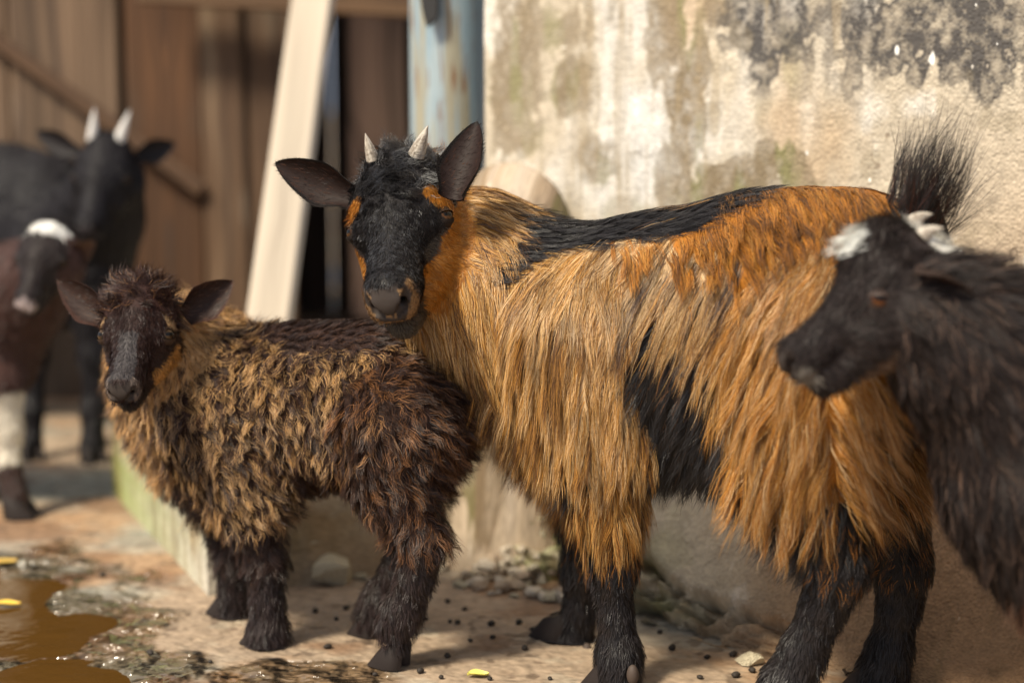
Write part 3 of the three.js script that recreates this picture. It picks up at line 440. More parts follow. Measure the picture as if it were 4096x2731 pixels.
        for (let k = 0; k <= segs; k++) {
          const t1 = k / segs;
          if (k > 0) {
            d = vnorm([d[0] + cx / cl * 0.22, d[1] + cy / cl * 0.22 - sag, d[2] + cz / cl * 0.22]);
            x += d[0] * step; y += d[1] * step; z += d[2] * step;
            const f = pull * (t1 - (k - 1) / segs) * (0.6 + 0.8 * t1); x += ox * f; y += oy * f; z += oz * f;
            if (wv) { const q = wv * step * sin(ph + t1 * 7); x += sx[0] * q; y += sx[1] * q; z += sx[2] * q; }
            if (!s.free) { const F = this.field(x, y, z), need = 0.0006 + (s.puff ?? 0.002) * t1; if (F < need) { const e = 0.004, gx1 = this.field(x + e, y, z) - F, gy1 = this.field(x, y + e, z) - F, gz1 = this.field(x, y, z + e) - F, gl = hypot(gx1, gy1, gz1) || 1, m = need - F; x += gx1 / gl * m; y += gy1 / gl * m; z += gz1 / gl * m; } }
            if (y < 0.002) y = 0.002;
          }
          const hw = 0.5 * W * (k === 0 ? 0.8 : 1 - 0.75 * t1 * t1); ppx = x; ppy = y; ppz = z;
          const fn = vcross(sr, d), fl = vdot(fn, n) < 0 ? -1 : 1;
          if (k < segs) { P.push(x - sr[0] * hw, y - sr[1] * hw, z - sr[2] * hw, x + sr[0] * hw, y + sr[1] * hw, z + sr[2] * hw); for (const e of [-0.8, 0.8]) { const m = vnorm([fn[0] * fl + sr[0] * e, fn[1] * fl + sr[1] * e, fn[2] * fl + sr[2] * e]); N.push(m[0], m[1], m[2]); C.push(cc[0], cc[1], cc[2]); } } else { P.push(x, y, z); N.push(fn[0] * fl, fn[1] * fl, fn[2] * fl); C.push(cc[0], cc[1], cc[2]); }
          if (k > 0) { const o = base + (k - 1) * 2; if (fl > 0) { if (k < segs) I.push(o, o + 1, o + 2, o + 1, o + 3, o + 2); else I.push(o, o + 1, o + 2); } else if (k < segs) I.push(o, o + 2, o + 1, o + 1, o + 2, o + 3); else I.push(o, o + 2, o + 1); }
        }
        count++;
      }
    }
    let tris = 0;
    for (const [key, { P, N, C, I }] of Object.entries(buckets)) { const m = mesh(key, geometryOf(P, I, { normal: [N, 3], color: [C, 3] }), key === name ? HAIR_MAT(gloss, spec2, ior) : HAIR_MAT(0.38, 1, 1.72), parent); m.userData.kind = 'stuff'; tris += I.length / 3; }
    console.log(this.root.name, 'hairs', count, 'triangles', tris, 'skin', idx.length / 3);
  }
}
const SKIN_MAT = new THREE.MeshPhysicalMaterial({ vertexColors: true, roughness: 0.6, specularIntensity: 0.35 });
const hairMats = {};
const HAIR_MAT = (r, k, ior = 1.5) => hairMats[r + ' ' + k + ' ' + ior] ??= new THREE.MeshPhysicalMaterial({ vertexColors: true, roughness: r, specularIntensity: k, ior, side: THREE.DoubleSide });
const EYE_MAT = new THREE.MeshPhysicalMaterial({ vertexColors: true, roughness: 0.22, specularIntensity: 0.35 });
const HOOF_MAT = new THREE.MeshPhysicalMaterial({ color: new THREE.Color().setRGB(0.022, 0.016, 0.014), roughness: 0.6, specularIntensity: 0.4 });
const HORN_TEX = texture(128, 256, (u, v) => { const a = fbm(u * 9, v * 30, 1, 3), b = fbm(u * 4, v * 7, 4, 3); return vmul(vmix([0.50, 0.45, 0.38], [0.22, 0.18, 0.14], clamp(0.45 + 1.3 * a + 0.8 * b)), 1); });
const HORN_MAT = new THREE.MeshStandardMaterial({ map: HORN_TEX, roughness: 0.55 });
const PALE_HORN_MAT = new THREE.MeshStandardMaterial({ color: new THREE.Color().setRGB(0.62, 0.59, 0.56), roughness: 0.5 });
// point in polygon on the goat's side view (x forward, y up)
function inPoly(poly, x, y) { let r = false; for (let i = 0, j = poly.length - 1; i < poly.length; j = i++) { const [xi, yi] = poly[i], [xj, yj] = poly[j]; if ((yi > y) !== (yj > y) && x < (xj - xi) * (y - yi) / (yj - yi) + xi) r = !r; } return r; }
const BLACK = [0.014, 0.0115, 0.011];
// hair colours, linear
const pick = (list, r) => { let a = 0; for (const [w, c] of list) { a += w; if (r < a) return c; } return list[list.length - 1][1]; };
const vary = (c, r, k = 0.25) => vmul(c, 1 + (r - 0.5) * 2 * k);
const HUE = { gold: [0.40, 0.188, 0.040], orange: [0.33, 0.122, 0.015], pale: [0.58, 0.385, 0.20], straw: [0.48, 0.285, 0.098], brown: [0.105, 0.046, 0.016], umber: [0.045, 0.020, 0.011], black: BLACK };
const noseSkin = [0.040, 0.031, 0.027];
// the face's hair, shared by all; own(f, u, l) gives the pattern
function faceHair(g, p, n, own, R, lk) {
  const [f, u, l] = g.hc(p), F = g.H.F, U = g.H.U, L = g.H.L, s = l > 0 ? 1 : -1;
  const o = { len: 0.0052, density: 640000, lift: 0.08, width: 0.00048, lock: 0.006, pull: 0.3, segs: 2, jit: 0.16, lockJit: 0.28, sag: 0, puff: 0.0008, color: BLACK, comb: vadd(vmul(F, 0.9), vmul(L, 0.25 * s)) };
  if (u < -0.2 || (abs(l) > 0.13 && f < 0.75 && u < -0.08)) o.comb = vadd(vmul(F, -0.35), vmul(U, -0.8));     // cheeks and jaw
  if ((f > 0.985 && u > -0.19) || (f > 0.932 && u > -0.13 && u < 0.02 && abs(l) < 0.066)) { o.density = 0; o.pad = true; }
  if (f > 0.80 && u < -0.185 && u > -0.222) { o.density = 0; o.color = [0.02, 0.016, 0.015]; }
  own(o, f, u, l);
  for (const [a, b, r] of g.horns ?? []) { const ab = vsub(b, a), h = clamp(vdot(vsub(p, a), ab) / vdot(ab, ab)); if (vlen(vsub(p, vadd(a, vmul(ab, h)))) < r * 1.5) o.density = 0; else if (vlen(vsub(p, vadd(a, vmul(ab, h)))) < r * 2.6) o.len = min(o.len, 0.009); }
  if (f > 0.925 && u > -0.155 && u < 0.005 && abs(l) > 0.03 && abs(l) < 0.112 && abs(u + 0.09 - 1.9 * (abs(l) - 0.064)) < 0.055) o.pad = true;
  if (o.pad) { o.density = 0; o.color = noseSkin; }
  for (const e of g.eyes) if (hypot(p[0] - e[0], p[1] - e[1], p[2] - e[2]) < e[3] * 1.10) o.density = 0;
  return o;
}
function earHair(g, o, tagName, out, inn, rim, n) {
  const e = { len: 0.005, density: 240000, lift: 0.05, width: 0.0004, lock: 0.005, pull: 0.2, segs: 2, jit: 0.2, lockJit: 0.2, sag: 0, free: true, comb: vnorm(vsub(o, g.hp(0.2, -0.1, 0))), color: out };
  if (tagName.endsWith('_in')) { e.density = 120000; e.color = inn; e.len = 0.006; e.lift = 0.04; }
  if (tagName.endsWith('_rim')) { e.density = 360000; e.color = rim; e.lift = 0.12; e.len = 0.004; }
  return e;
}

// ================================================================ the long-haired goat in the middle
{
  const hm = ground(3345, 2805), g = new Goat('goat', 'long-haired tan and black goat with two short horns, standing by the wall', hm, 28, 11);
  const J = (x, y, w) => g.J(x, y, w), S = 4150;
  g.setHead(g.D(1612, 662, 1.745), [-0.045, -0.67, 0.735], [0.92, 0.05, 0.30], 0.200, 1.06);
  // trunk
  g.chain('trunk', [[J(2330, 1440), 0.098], [J(2620, 1420), 0.106], [J(3000, 1370), 0.112], [J(3330, 1310), 0.110]], 0.05, 0.78);
  g.chain('trunk', [[J(3330, 1300), 0.104], [J(3500, 1270), 0.088]], 0.05, 0.82);
  g.chain('trunk', [[J(2230, 1160), 0.036], [J(2600, 1085), 0.030], [J(3000, 1015), 0.030], [J(3400, 960), 0.030]], 0.06);
  g.bone('trunk', J(2220, 1470), J(2260, 1640), 0.076, 0.060, 0.05, 0.85);
  g.bone('belly', J(2450, 1600), J(2960, 1640), 0.055, 0.055, 0.05, 0.9);
  // neck
  const throat = g.hp(0.12, -0.40, 0);
  g.chain('neck', [[J(2290, 1310), 0.088], [vadd(J(2060, 1180), [0, 0, -0.008]), 0.072], [vadd(J(1900, 1030), [0, 0, -0.008]), 0.058], [throat, 0.046]], 0.05);
  g.bone('neck', g.hp(0.40, -0.50, 0), J(2060, 1350), 0.036, 0.060, 0.05);
  g.head({ bulge: 0.03 });
  // fore legs
  g.bone('shoulder', J(2330, 1330, 0.055), J(2400, 1780, 0.058), 0.062, 0.050, 0.04);
  g.bone('shoulder', J(2330, 1330, -0.055), J(2330, 1780, -0.055), 0.062, 0.046, 0.04);
  g.leg('forearm', [[J(2400, 1780, 0.058), 0.048], [J(2440, 2020, 0.058), 0.028], [J(2448, 2280, 0.056), 0.0215]]); g.leg('shank', [[J(2448, 2290, 0.056), 0.0215], [J(2462, 2460, 0.056), 0.0150], [J(2478, 2620, 0.056), 0.0200], [J(2470, 2720, 0.060), 0.021]], 0.012);
  g.leg('forearm', [[J(2330, 1780, -0.055), 0.044], [J(2350, 2020, -0.055), 0.031], [J(2340, 2280, -0.055), 0.022]]); g.leg('shank', [[J(2340, 2290, -0.055), 0.022], [J(2318, 2440, -0.055), 0.0155], [J(2288, 2590, -0.055), 0.0195], [J(2245, 2680, -0.052), 0.021]], 0.012);
  // hind legs
  g.bone('thigh', J(3380, 1400, 0.050), J(3180, 1840, 0.060), 0.085, 0.060, 0.04); g.bone('thigh', J(3420, 1400, -0.05), J(3430, 1840, -0.06), 0.082, 0.056, 0.04);
  g.leg('gaskin', [[J(3180, 1840, 0.060), 0.056], [J(3260, 2060, 0.060), 0.040], [J(3352, 2270, 0.058), 0.0275]]); g.leg('shank', [[J(3352, 2265, 0.058), 0.0275], [J(3300, 2420, 0.058), 0.0195], [J(3215, 2610, 0.058), 0.0200], [J(3150, 2740, 0.062), 0.023], [J(3120, 2800, 0.064), 0.022]], 0.012);
  g.leg('gaskin', [[J(3430, 1840, -0.06), 0.052], [J(3530, 2060, -0.06), 0.038], [J(3610, 2270, -0.06), 0.026]]); g.leg('shank', [[J(3610, 2265, -0.06), 0.0265], [J(3600, 2420, -0.06), 0.0190], [J(3560, 2600, -0.06), 0.0195], [J(3530, 2690, -0.06), 0.0215], [J(3515, 2740, -0.058), 0.021]], 0.012);
  // tail, held up
  const tail0 = J(3610, 1060), tail1 = J(3715, 790); g.chain('tail', [[tail0, 0.030], [J(3670, 930), 0.020], [tail1, 0.009]], 0.02);
  // ears
  g.ear(g.D(1415, 780, 1.735), g.D(1098, 650, 1.745), g.cdir(0.10, -0.35, 1), 0.049);
  g.ear(g.D(1822, 800, 1.672), g.D(1908, 484, 1.690), g.cdir(-0.50, -0.10, 1), 0.050);
  for (const s of [-1, 1]) g.eye(s, { f: 0.40, u: -0.066, l: 0.204, r: 0.052, iris: [0.10, 0.042, 0.012], lid: 0.32, low: -0.48, tl: 0.8, tu: 0.6, tf: 0.25 });
  g.horn(g.D(1492, 640, 1.715), g.D(1460, 532, 1.705), 0.0066, [0, 0, 0], HORN_MAT); g.horn(g.D(1664, 622, 1.705), g.D(1712, 501, 1.690), 0.0082, [0, 0, 0], HORN_MAT);
  const toe = [1, 0, 0];
  for (const p of [J(2466, 2720, 0.060), J(2245, 2680, -0.052), J(3120, 2800, 0.064), J(3515, 2740, -0.058)]) g.hoof([p[0] + 0.004, 0.001, p[2]], 0.042, toe);
  g.skin(0.0031);
  const poly = (pts, w = 0.07) => pts.map(([x, y]) => { const q = J(x, y, w); return [q[0], q[1]]; });
  const bellyPatch = poly([[2470, 1480], [2550, 1330], [2690, 1290], [2850, 1350], [2940, 1500], [2960, 1640], [3010, 1760], [3030, 2080], [2440, 2080], [2460, 1750]]);
  const withers = poly([[2130, 1110], [2200, 960], [2120, 850], [2500, 840], [3080, 760], [3080, 800], [2780, 910], [2420, 975], [2300, 1010], [2180, 1140]], 0.0);
  const tan = (r, k) => pick(k, r);
  g.coat((p, n, t, lk, lk2, R) => {
    const [x, y, z] = p, nz = 0.014 * fbm(x * 22, y * 22, z * 22, 2) + (R - 0.5) * 0.010;
    if (t.startsWith('ear')) { const base = vdot(vsub(p, g.H.O), g.H.F); return earHair(g, p, t, [0.016, 0.012, 0.011], R < 0.2 ? [0.09, 0.035, 0.018] : [0.017, 0.0085, 0.0065], [0.012, 0.009, 0.008], n); }
    if (t === 'lid') return { density: 150000, len: 0.004, lift: 0.15, width: 0.0005, segs: 2, lock: 0.005, comb: g.H.F, color: vary([0.045, 0.025, 0.015], R, 0.3), sag: 0, free: true };
    if (t === 'lid_low') return { density: 0, color: [0.018, 0.013, 0.011] };
    if (t === 'head') return faceHair(g, p, n, (o, f, u, l) => {
      const al = abs(l), w = 0.035 * fbm(f * 14, u * 14, l * 14, 2);
      o.color = vary([0.0105, 0.0085, 0.0085], lk, 0.35); o.bucket = 'face_hair';
      const cheek = u < -0.125 - 0.07 * sstep(0.55, 0.9, f) + w && al > 0.080 + w && f > 0.12 && f < 0.86 - w;
      const brow = hypot((f - 0.335) / 0.052, (al - 0.205) / 0.060) < 1 + w * 5 + 0.3 * (R - 0.5) && u > -0.12;
      const behind = f > 0.05 && f < 0.62 && al > 0.19 && u < -0.10 + w;
      if (cheek || brow || behind || (u < -0.34 && f < 0.7)) { o.color = vary(pick([[0.7, HUE.orange], [0.95, HUE.gold], [1, HUE.brown]].map(([a, c], i, q) => [i ? a - q[i - 1][0] : a, c]), R), lk, 0.3); o.len = 0.009; o.density = 420000; o.bucket = undefined; }
      if (f > 0.86 && u > -0.20 && u < 0.0 && (al > 0.066 || u < -0.11) && o.density) { o.bucket = undefined; o.color = vary(R < 0.75 * sstep(0.86, 0.90, f + w) ? [0.24, 0.14, 0.065] : [0.07, 0.048, 0.036], lk, 0.3); o.len = 0.0035; o.lift = 0.08; }
      if (u < -0.20 && f > 0.76 && al < 0.095) o.color = vary(BLACK, lk, 0.3);
      const tuft = sstep(0.46, 0.22, f) * sstep(-0.16, -0.04, u) * sstep(0.24, 0.14, al) * (brow ? 0 : 1);
      if (tuft > 0.05) { o.len = lerp(0.006, 0.024, tuft) * (f < 0.06 ? 0.7 : 1); o.lift = lerp(0.08, 0.20, tuft); o.segs = 5; o.lock = 0.014; o.pull = 0.6; o.jit = 0.30; o.lockJit = 1.1; o.density = 380000; o.wave = 0.9; o.width = 0.00045; o.puff = 0.006; o.sag = 0.06; o.color = vary([0.0125, 0.0105, 0.0108], lk, 0.4); o.comb = vadd(vmul(g.H.F, 0.25 + 0.6 * sstep(0.1, 0.3, f)), vadd(vmul(g.H.L, 0.5), vmul(g.H.U, 0.2))); if (f < 0.08) o.comb = vadd(vmul(g.H.F, -0.6), vmul(g.H.U, 0.7)); }
      if (f < -0.04 || (f < 0.12 && u < -0.2)) { o.color = vary(al > 0.1 ? HUE.orange : BLACK, lk, 0.3); o.len = 0.018; o.segs = 3; }
    }, R, lk);
    if (t === 'tail') { const k = vnorm(vsub(tail1, tail0)); return { len: 0.078 * (0.55 + 0.6 * R), density: 260000, lift: 0.34 + 0.15 * lk, comb: vadd(vmul(k, 1.0), [0, 0.1, 0]), width: 0.00050, lock: 0.012, pull: 0.25, segs: 5, jit: 0.20, lockJit: 0.5, sag: -0.01, puff: 0.002, wave: 0.15, color: vary(R < 0.3 ? [0.05, 0.018, 0.011] : BLACK, lk, 0.4), skin: BLACK }; }
    if (t === 'shank') { const feather = sstep(0.07, 0.04, y); return { len: lerp(0.0075, 0.013, feather), density: 300000, lift: 0.20, comb: [0.05, -1, 0], width: 0.0006, lock: 0.008, pull: 0.5, segs: 3, jit: 0.2, lockJit: 0.3, sag: 0.05, puff: 0.001, color: vary([0.016, 0.012, 0.0115], lk, 0.4), skin: BLACK }; }
    // trunk, neck, upper legs
    const o = { len: 0.060, density: 300000, lift: 0.11, comb: [0.30, -1, 0], width: 0.00046, lock: 0.0105, pull: 0.78, segs: 4, jit: 0.10, lockJit: 0.17, sag: 0.10, puff: 0.004, wave: 0.16 };
    const X = x + nz, Y = y + nz;
    let mix = [[0.36, HUE.gold], [0.24, HUE.pale], [0.14, HUE.straw], [0.26, HUE.brown]];
    const top = n[1] + 0.5 * fbm(x * 16, 3, z * 16, 2) + 0.45 * (lk - 0.5) > 0.60;
    if (lk2 > 0.66) mix = [[0.36, HUE.brown], [0.42, HUE.umber], [0.22, HUE.gold]];
    if (lk2 < 0.26) mix = [[0.6, HUE.pale], [0.3, HUE.straw], [0.1, HUE.gold]];
    if (top) { o.len = 0.040; o.lift = 0.06; o.puff = 0.003; o.comb = [-0.55, -0.25, z < 0 ? -0.8 : 0.8]; o.sag = 0.16; mix = lk2 > 0.6 ? [[0.4, HUE.orange], [0.45, HUE.brown], [0.15, HUE.umber]] : [[0.5, HUE.orange], [0.25, HUE.gold], [0.25, HUE.brown]]; }
    if (t === 'neck') { o.len = lerp(0.020, 0.038, sstep(0.05, 0.14, vlen(vsub(p, throat)))); o.comb = [-0.45, -1, 0]; o.lock = 0.010; mix = lk2 > 0.8 ? [[0.45, HUE.brown], [0.1, HUE.umber], [0.45, HUE.gold]] : [[0.34, HUE.straw], [0.30, HUE.gold], [0.24, HUE.brown], [0.12, HUE.pale]]; if (top) o.comb = [-1, -0.2, 0]; }
    if (t === 'trunk' && y < J(2300, 1550)[1]) o.len = 0.040;
    if (t === 'thigh') { o.comb = z * g.sgn > 0 ? [0.25, -1, 0] : [-0.3, -1, 0]; o.len = 0.055; const rump = sstep(J(3420, 1500)[0], J(3600, 1500)[0], x); if (rump > 0.3) { o.comb = [-0.9, -1, 0]; } mix = [[0.40, HUE.gold], [0.28, HUE.orange], [0.16, HUE.pale], [0.16, HUE.brown]]; o.lockJit = 0.30; o.wave = 0.3; }
    if (t === 'gaskin') { o.len = 0.048; o.comb = [0.22, -1, 0]; o.lift = 0.16; o.lockJit = 0.5; o.wave = 0.4; mix = [[0.40, HUE.gold], [0.34, HUE.orange], [0.08, HUE.pale], [0.18, HUE.umber]]; const far = z * g.sgn < 0; if (far) mix = [[0.3, HUE.umber], [0.45, HUE.brown], [0.25, HUE.orange]]; const low = max(sstep(0.205, 0.15, y), sstep(J(3215, 2050)[0], J(3290, 2050)[0], x) * sstep(0.27, 0.22, y)); if (low > R) { o.len = 0.016; mix = [[0.12, HUE.orange], [0.88, BLACK]]; } }
    if (t === 'forearm') { o.len = 0.036; o.comb = [0, -1, 0]; o.lift = 0.16; o.lockJit = 0.35; mix = [[0.42, HUE.gold], [0.26, HUE.straw], [0.16, HUE.orange], [0.16, HUE.umber]]; const low = sstep(0.165, 0.13, y); if (low > R) { o.len = 0.016; mix = [[0.06, HUE.orange], [0.94, BLACK]]; } }
    if (t === 'shoulder') { o.len = lerp(0.034, 0.048, sstep(0.20, 0.32, y)); o.lift = 0.09; o.comb = [0.05, -1, 0]; mix = lk2 > 0.8 ? [[0.5, HUE.brown], [0.5, HUE.gold]] : [[0.38, HUE.gold], [0.30, HUE.pale], [0.20, HUE.straw], [0.12, HUE.brown]]; }
    const dark = (inPoly(bellyPatch, X, Y) && t !== 'shoulder' && t !== 'forearm') || (n[1] < -0.45 && t !== 'neck' && x < J(2380, 1900)[0]);
    if (dark) { mix = [[0.05, HUE.brown], [0.95, BLACK]]; o.len = n[1] < -0.2 ? 0.008 + 0.022 * R * R + 0.008 * lk : 0.030; o.comb = [0.45, -1, 0]; o.jit = 0.25; o.lockJit = 0.4; }
    else if (y < J(2600, 1560)[1] && y > J(2600, 1700)[1] && t === 'belly') mix = [[0.5, HUE.umber], [0.5, HUE.orange]];
    if (inPoly(withers, X, Y) || (top && t === 'trunk' && x > J(2900, 900)[0] && abs(z) < 0.030)) { mix = [[1, [0.014, 0.0115, 0.012]]]; o.len = 0.024; o.comb = [-1, 0.0, 0]; o.lift = 0.14; o.sag = 0.06; }
    if (abs(o.comb[1]) > 0.5) { o.shear = -o.comb[0] / o.comb[1]; o.stretch = 0.28; }
    o.color = vary(pick(mix, R), lk, 0.36); o.skin = pick(mix, 0.4);
    return o;
  }, { gloss: 0.36, spec2: 0.8, ior: 1.5 });
  // long stray whiskers of the muzzle are part of the coat's look; dewclaws behind the pasterns
  for (const [a, w] of [[J(2478, 2690, 0.075), 1], [J(2300, 2600, -0.037), 1]]) { const d = new THREE.SphereGeometry(0.0075, 14, 10).scale(0.8, 1.35, 0.75); const m = mesh('dewclaw', d, new THREE.MeshStandardMaterial({ color: new THREE.Color().setRGB(0.055, 0.036, 0.026), roughness: 0.7 }), g.root); m.position.set(a[0] - 0.014, a[1], a[2]); }
}

// ================================================================ the woolly brown kid
{
  const o0 = ground(1290, 2560), g = new Goat('goat', 'small woolly brown kid with black legs facing the viewer', o0, 26, 23), J = (x, y, w) => g.J(x, y, w);
  g.setHead(g.D(575, 1165, 1.775), [-0.05, -0.74, 0.67], [0.99, 0.02, 0.06], 0.132, 1.22);
  g.chain('trunk', [[J(900, 1660), 0.070], [J(1200, 1640), 0.070], [J(1500, 1640), 0.066], [J(1640, 1680), 0.056]], 0.05, 0.86);
  g.bone('trunk', J(900, 1500), J(1480, 1490), 0.034, 0.034, 0.05);
  g.bone('chest', J(740, 1640, 0.0), J(800, 1820, 0.0), 0.066, 0.052, 0.05, 0.9);
  g.chain('neck', [[J(840, 1600), 0.070], [J(720, 1450), 0.056], [g.hp(0.12, -0.50, 0), 0.044]], 0.05);
  g.head({ bulge: 0.05 });
  g.bone('shoulder', J(880, 1700, 0.035), J(1000, 1980, 0.036), 0.052, 0.040, 0.04); g.bone('shoulder', J(860, 1700, -0.035), J(900, 1980, -0.035), 0.050, 0.036, 0.04);
  g.leg('forearm', [[J(1000, 1980, 0.036), 0.034], [J(1060, 2260, 0.036), 0.0205]]); g.leg('shank', [[J(1060, 2260, 0.036), 0.0205], [J(1068, 2400, 0.036), 0.0155], [J(1072, 2520, 0.036), 0.0185], [J(1062, 2585, 0.040), 0.0195]], 0.012);
  g.leg('forearm', [[J(900, 1980, -0.035), 0.032], [J(935, 2240, -0.035), 0.0195]]); g.leg('shank', [[J(935, 2240, -0.035), 0.0190], [J(935, 2380, -0.035), 0.0145], [J(935, 2480, -0.035), 0.0175], [J(925, 2540, -0.033), 0.019]], 0.012);
  g.bone('thigh', J(1620, 1720, 0.035), J(1570, 1930, 0.040), 0.054, 0.038, 0.04); g.bone('thigh', J(1650, 1720, -0.035), J(1630, 1930, -0.04), 0.052, 0.036, 0.04);
  g.leg('gaskin', [[J(1570, 1930, 0.04), 0.036], [J(1690, 2160, 0.04), 0.0235]]); g.leg('shank', [[J(1690, 2160, 0.04), 0.0235], [J(1660, 2310, 0.04), 0.0175], [J(1610, 2440, 0.04), 0.0195], [J(1580, 2505, 0.042), 0.020]], 0.012);
  g.leg('gaskin', [[J(1630, 1930, -0.04), 0.035], [J(1650, 2140, -0.04), 0.0225]]); g.leg('shank', [[J(1650, 2140, -0.04), 0.0225], [J(1590, 2290, -0.04), 0.017], [J(1525, 2400, -0.04), 0.019], [J(1492, 2458, -0.038), 0.0195]], 0.012);
  g.chain('tail', [[J(1720, 1560), 0.024], [J(1790, 1640), 0.014]], 0.02);
  g.ear(g.D(440, 1275, 1.795), g.D(226, 1122, 1.810), g.cdir(0.25, -0.45, 1), 0.042); g.ear(g.D(735, 1265, 1.785), g.D(930, 1124, 1.800), g.cdir(-0.25, -0.45, 1), 0.042);
  for (const s of [-1, 1]) g.eye(s, { f: 0.40, u: -0.075, l: 0.188, r: 0.066, iris: [0.07, 0.038, 0.016], lid: 0.72, low: -0.62, tl: 0.65, tu: 0.75, tf: 0.3 });
  for (const p of [J(1062, 2622, 0.040), J(922, 2572, -0.033), J(1578, 2530, 0.042), J(1490, 2485, -0.038)]) g.hoof([p[0], 0.001, p[2]], 0.038, [1, 0, 0]);
  g.skin(0.0032);
  const poly = (pts, w = 0.05) => pts.map(([x, y]) => { const q = J(x, y, w); return [q[0], q[1]]; });
  const darkFlank = poly([[1180, 1900], [1300, 1780], [1420, 1640], [1560, 1560], [1700, 1600], [1760, 1700], [1700, 1800], [1620, 1850], [1580, 2060], [1180, 2080]]), saddle = poly([[1060, 1240], [1500, 1200], [1800, 1300], [1700, 1370], [1450, 1380], [1200, 1360], [1080, 1330]], 0);
  const KID = { tan: [0.44, 0.262, 0.115], honey: [0.45, 0.225, 0.062], brown: [0.080, 0.037, 0.019], dark: [0.028, 0.0135, 0.0095], cocoa: [0.026, 0.0125, 0.0100] };
  g.coat((p, n, t, lk, lk2, R) => {
    const [x, y, z] = p, nz = 0.050 * fbm(x * 20, y * 20, z * 20, 3);
    if (t.startsWith('ear')) return earHair(g, p, t, [0.035, 0.018, 0.013], R < 0.2 ? [0.12, 0.06, 0.035] : [0.026, 0.013, 0.010], [0.055, 0.026, 0.019], n);
    if (t === 'lid') return { density: 200000, len: 0.003, lift: 0.15, width: 0.0005, segs: 2, lock: 0.005, comb: g.H.F, color: vary([0.10, 0.06, 0.035], R, 0.3), sag: 0, free: true };
    if (t === 'lid_low') return { density: 0, color: [0.05, 0.03, 0.02] };
    if (t === 'head') return faceHair(g, p, n, (o, f, u, l) => {
      const al = abs(l), w = 0.03 * fbm(f * 12, u * 12, l * 12, 2);
      o.color = vary(KID.cocoa, lk, 0.35); o.len = 0.006;
      if (hypot((f - 0.27) / 0.085, (al - 0.232) / 0.06, (u + 0.02) / 0.10) < 1 + w * 4) { o.color = vary([0.36, 0.23, 0.12], R, 0.3); o.len = 0.004; }
      if (al < 0.060 + w + 0.02 * sstep(0.8, 0.9, f) && u > -0.09 && f > 0.50 && f < 0.93) { o.color = vary([0.055, 0.047, 0.047], R, 0.4); o.len = 0.004; }
      if (u < -0.20 + w && al > 0.105 + w && f > 0.35 && f < 0.95) { o.color = vary(R < 0.75 ? KID.honey : KID.brown, lk, 0.25); o.len = 0.008; }
      if (f > 0.88 && u > -0.165 && al > 0.068 && o.density) { o.color = vary([0.15, 0.115, 0.095], R, 0.4); o.len = 0.003; }
      if (u < -0.175 && f > 0.76 && al < 0.10) { o.color = vary([0.016, 0.011, 0.010], R, 0.4); }
      const tuft = sstep(0.32, 0.17, f) * sstep(-0.20, -0.08, u);
      if (tuft > 0.05) { o.len = lerp(0.008, 0.022, tuft); o.lift = lerp(0.2, 0.62, tuft); o.segs = 3; o.lock = 0.009; o.pull = 0.55; o.jit = 0.5; o.lockJit = 1.2; o.density = 330000; o.wave = 0.6; o.width = 0.0006; o.color = vary(R < 0.12 ? [0.22, 0.11, 0.05] : [0.034, 0.0155, 0.0125], lk, 0.4); o.comb = vmul(g.H.F, 0.4); }
    }, R, lk);
    if (t === 'shank') { const fe = sstep(0.07, 0.03, y); return { len: lerp(0.009, 0.014, fe), density: 260000, lift: 0.26, comb: [-0.1, -1, 0], width: 0.0006, lock: 0.008, pull: 0.5, segs: 3, jit: 0.25, lockJit: 0.4, sag: 0.05, puff: 0.001, color: vary([0.026, 0.0155, 0.0135], lk, 0.4), skin: [0.02, 0.014, 0.012] }; }
    const o = { len: 0.022, density: 340000, lift: 0.40, comb: [-0.55, -0.75, 0], width: 0.00048, lock: 0.0105, pull: 0.80, segs: 3, jit: 0.25, lockJit: 0.7, sag: 0.03, puff: 0.005, wave: 0.5 };
    const X = x + nz + (R - 0.5) * 0.02 + (lk - 0.5) * 0.03, Y = y + nz + (lk2 - 0.5) * 0.03;
    let mix = lk2 > 0.42 ? [[0.55, KID.dark], [0.25, KID.brown], [0.2, KID.tan]] : [[0.60, KID.tan], [0.14, KID.honey], [0.26, KID.brown]];
    if (t === 'neck' || t === 'chest') { mix = lk2 > 0.68 ? [[0.5, KID.brown], [0.2, KID.dark], [0.3, KID.tan]] : [[0.66, KID.tan], [0.22, KID.honey], [0.12, KID.brown]]; o.len = lerp(0.012, 0.022, sstep(0.04, 0.10, vlen(vsub(p, g.hp(0.3, -0.3, 0))))); o.lift = 0.4; o.comb = [0.0, -1, 0]; o.lockJit = 0.45; o.lock = 0.009; }
    if (t === 'thigh' || t === 'gaskin' || t === 'tail') mix = lk2 > 0.7 ? [[0.5, [0.20, 0.085, 0.030]], [0.5, KID.dark]] : [[0.25, [0.16, 0.07, 0.028]], [0.75, KID.dark]];
    if (t === 'gaskin' || t === 'forearm') { o.comb = [0, -1, 0]; o.lift = 0.32; o.len = 0.020; if (t === 'forearm') mix = [[0.35, KID.tan], [0.65, KID.dark]]; if (sstep(0.135, 0.10, y) > R) { mix = [[0.06, KID.brown], [0.94, KID.dark]]; o.len = 0.014; } }
    if (inPoly(darkFlank, X, Y) || n[1] < -0.6) { mix = lk2 > 0.72 ? [[0.45, [0.22, 0.11, 0.045]], [0.55, KID.dark]] : [[0.22, KID.brown], [0.78, KID.dark]]; if (n[1] < -0.3) o.len = 0.014; }
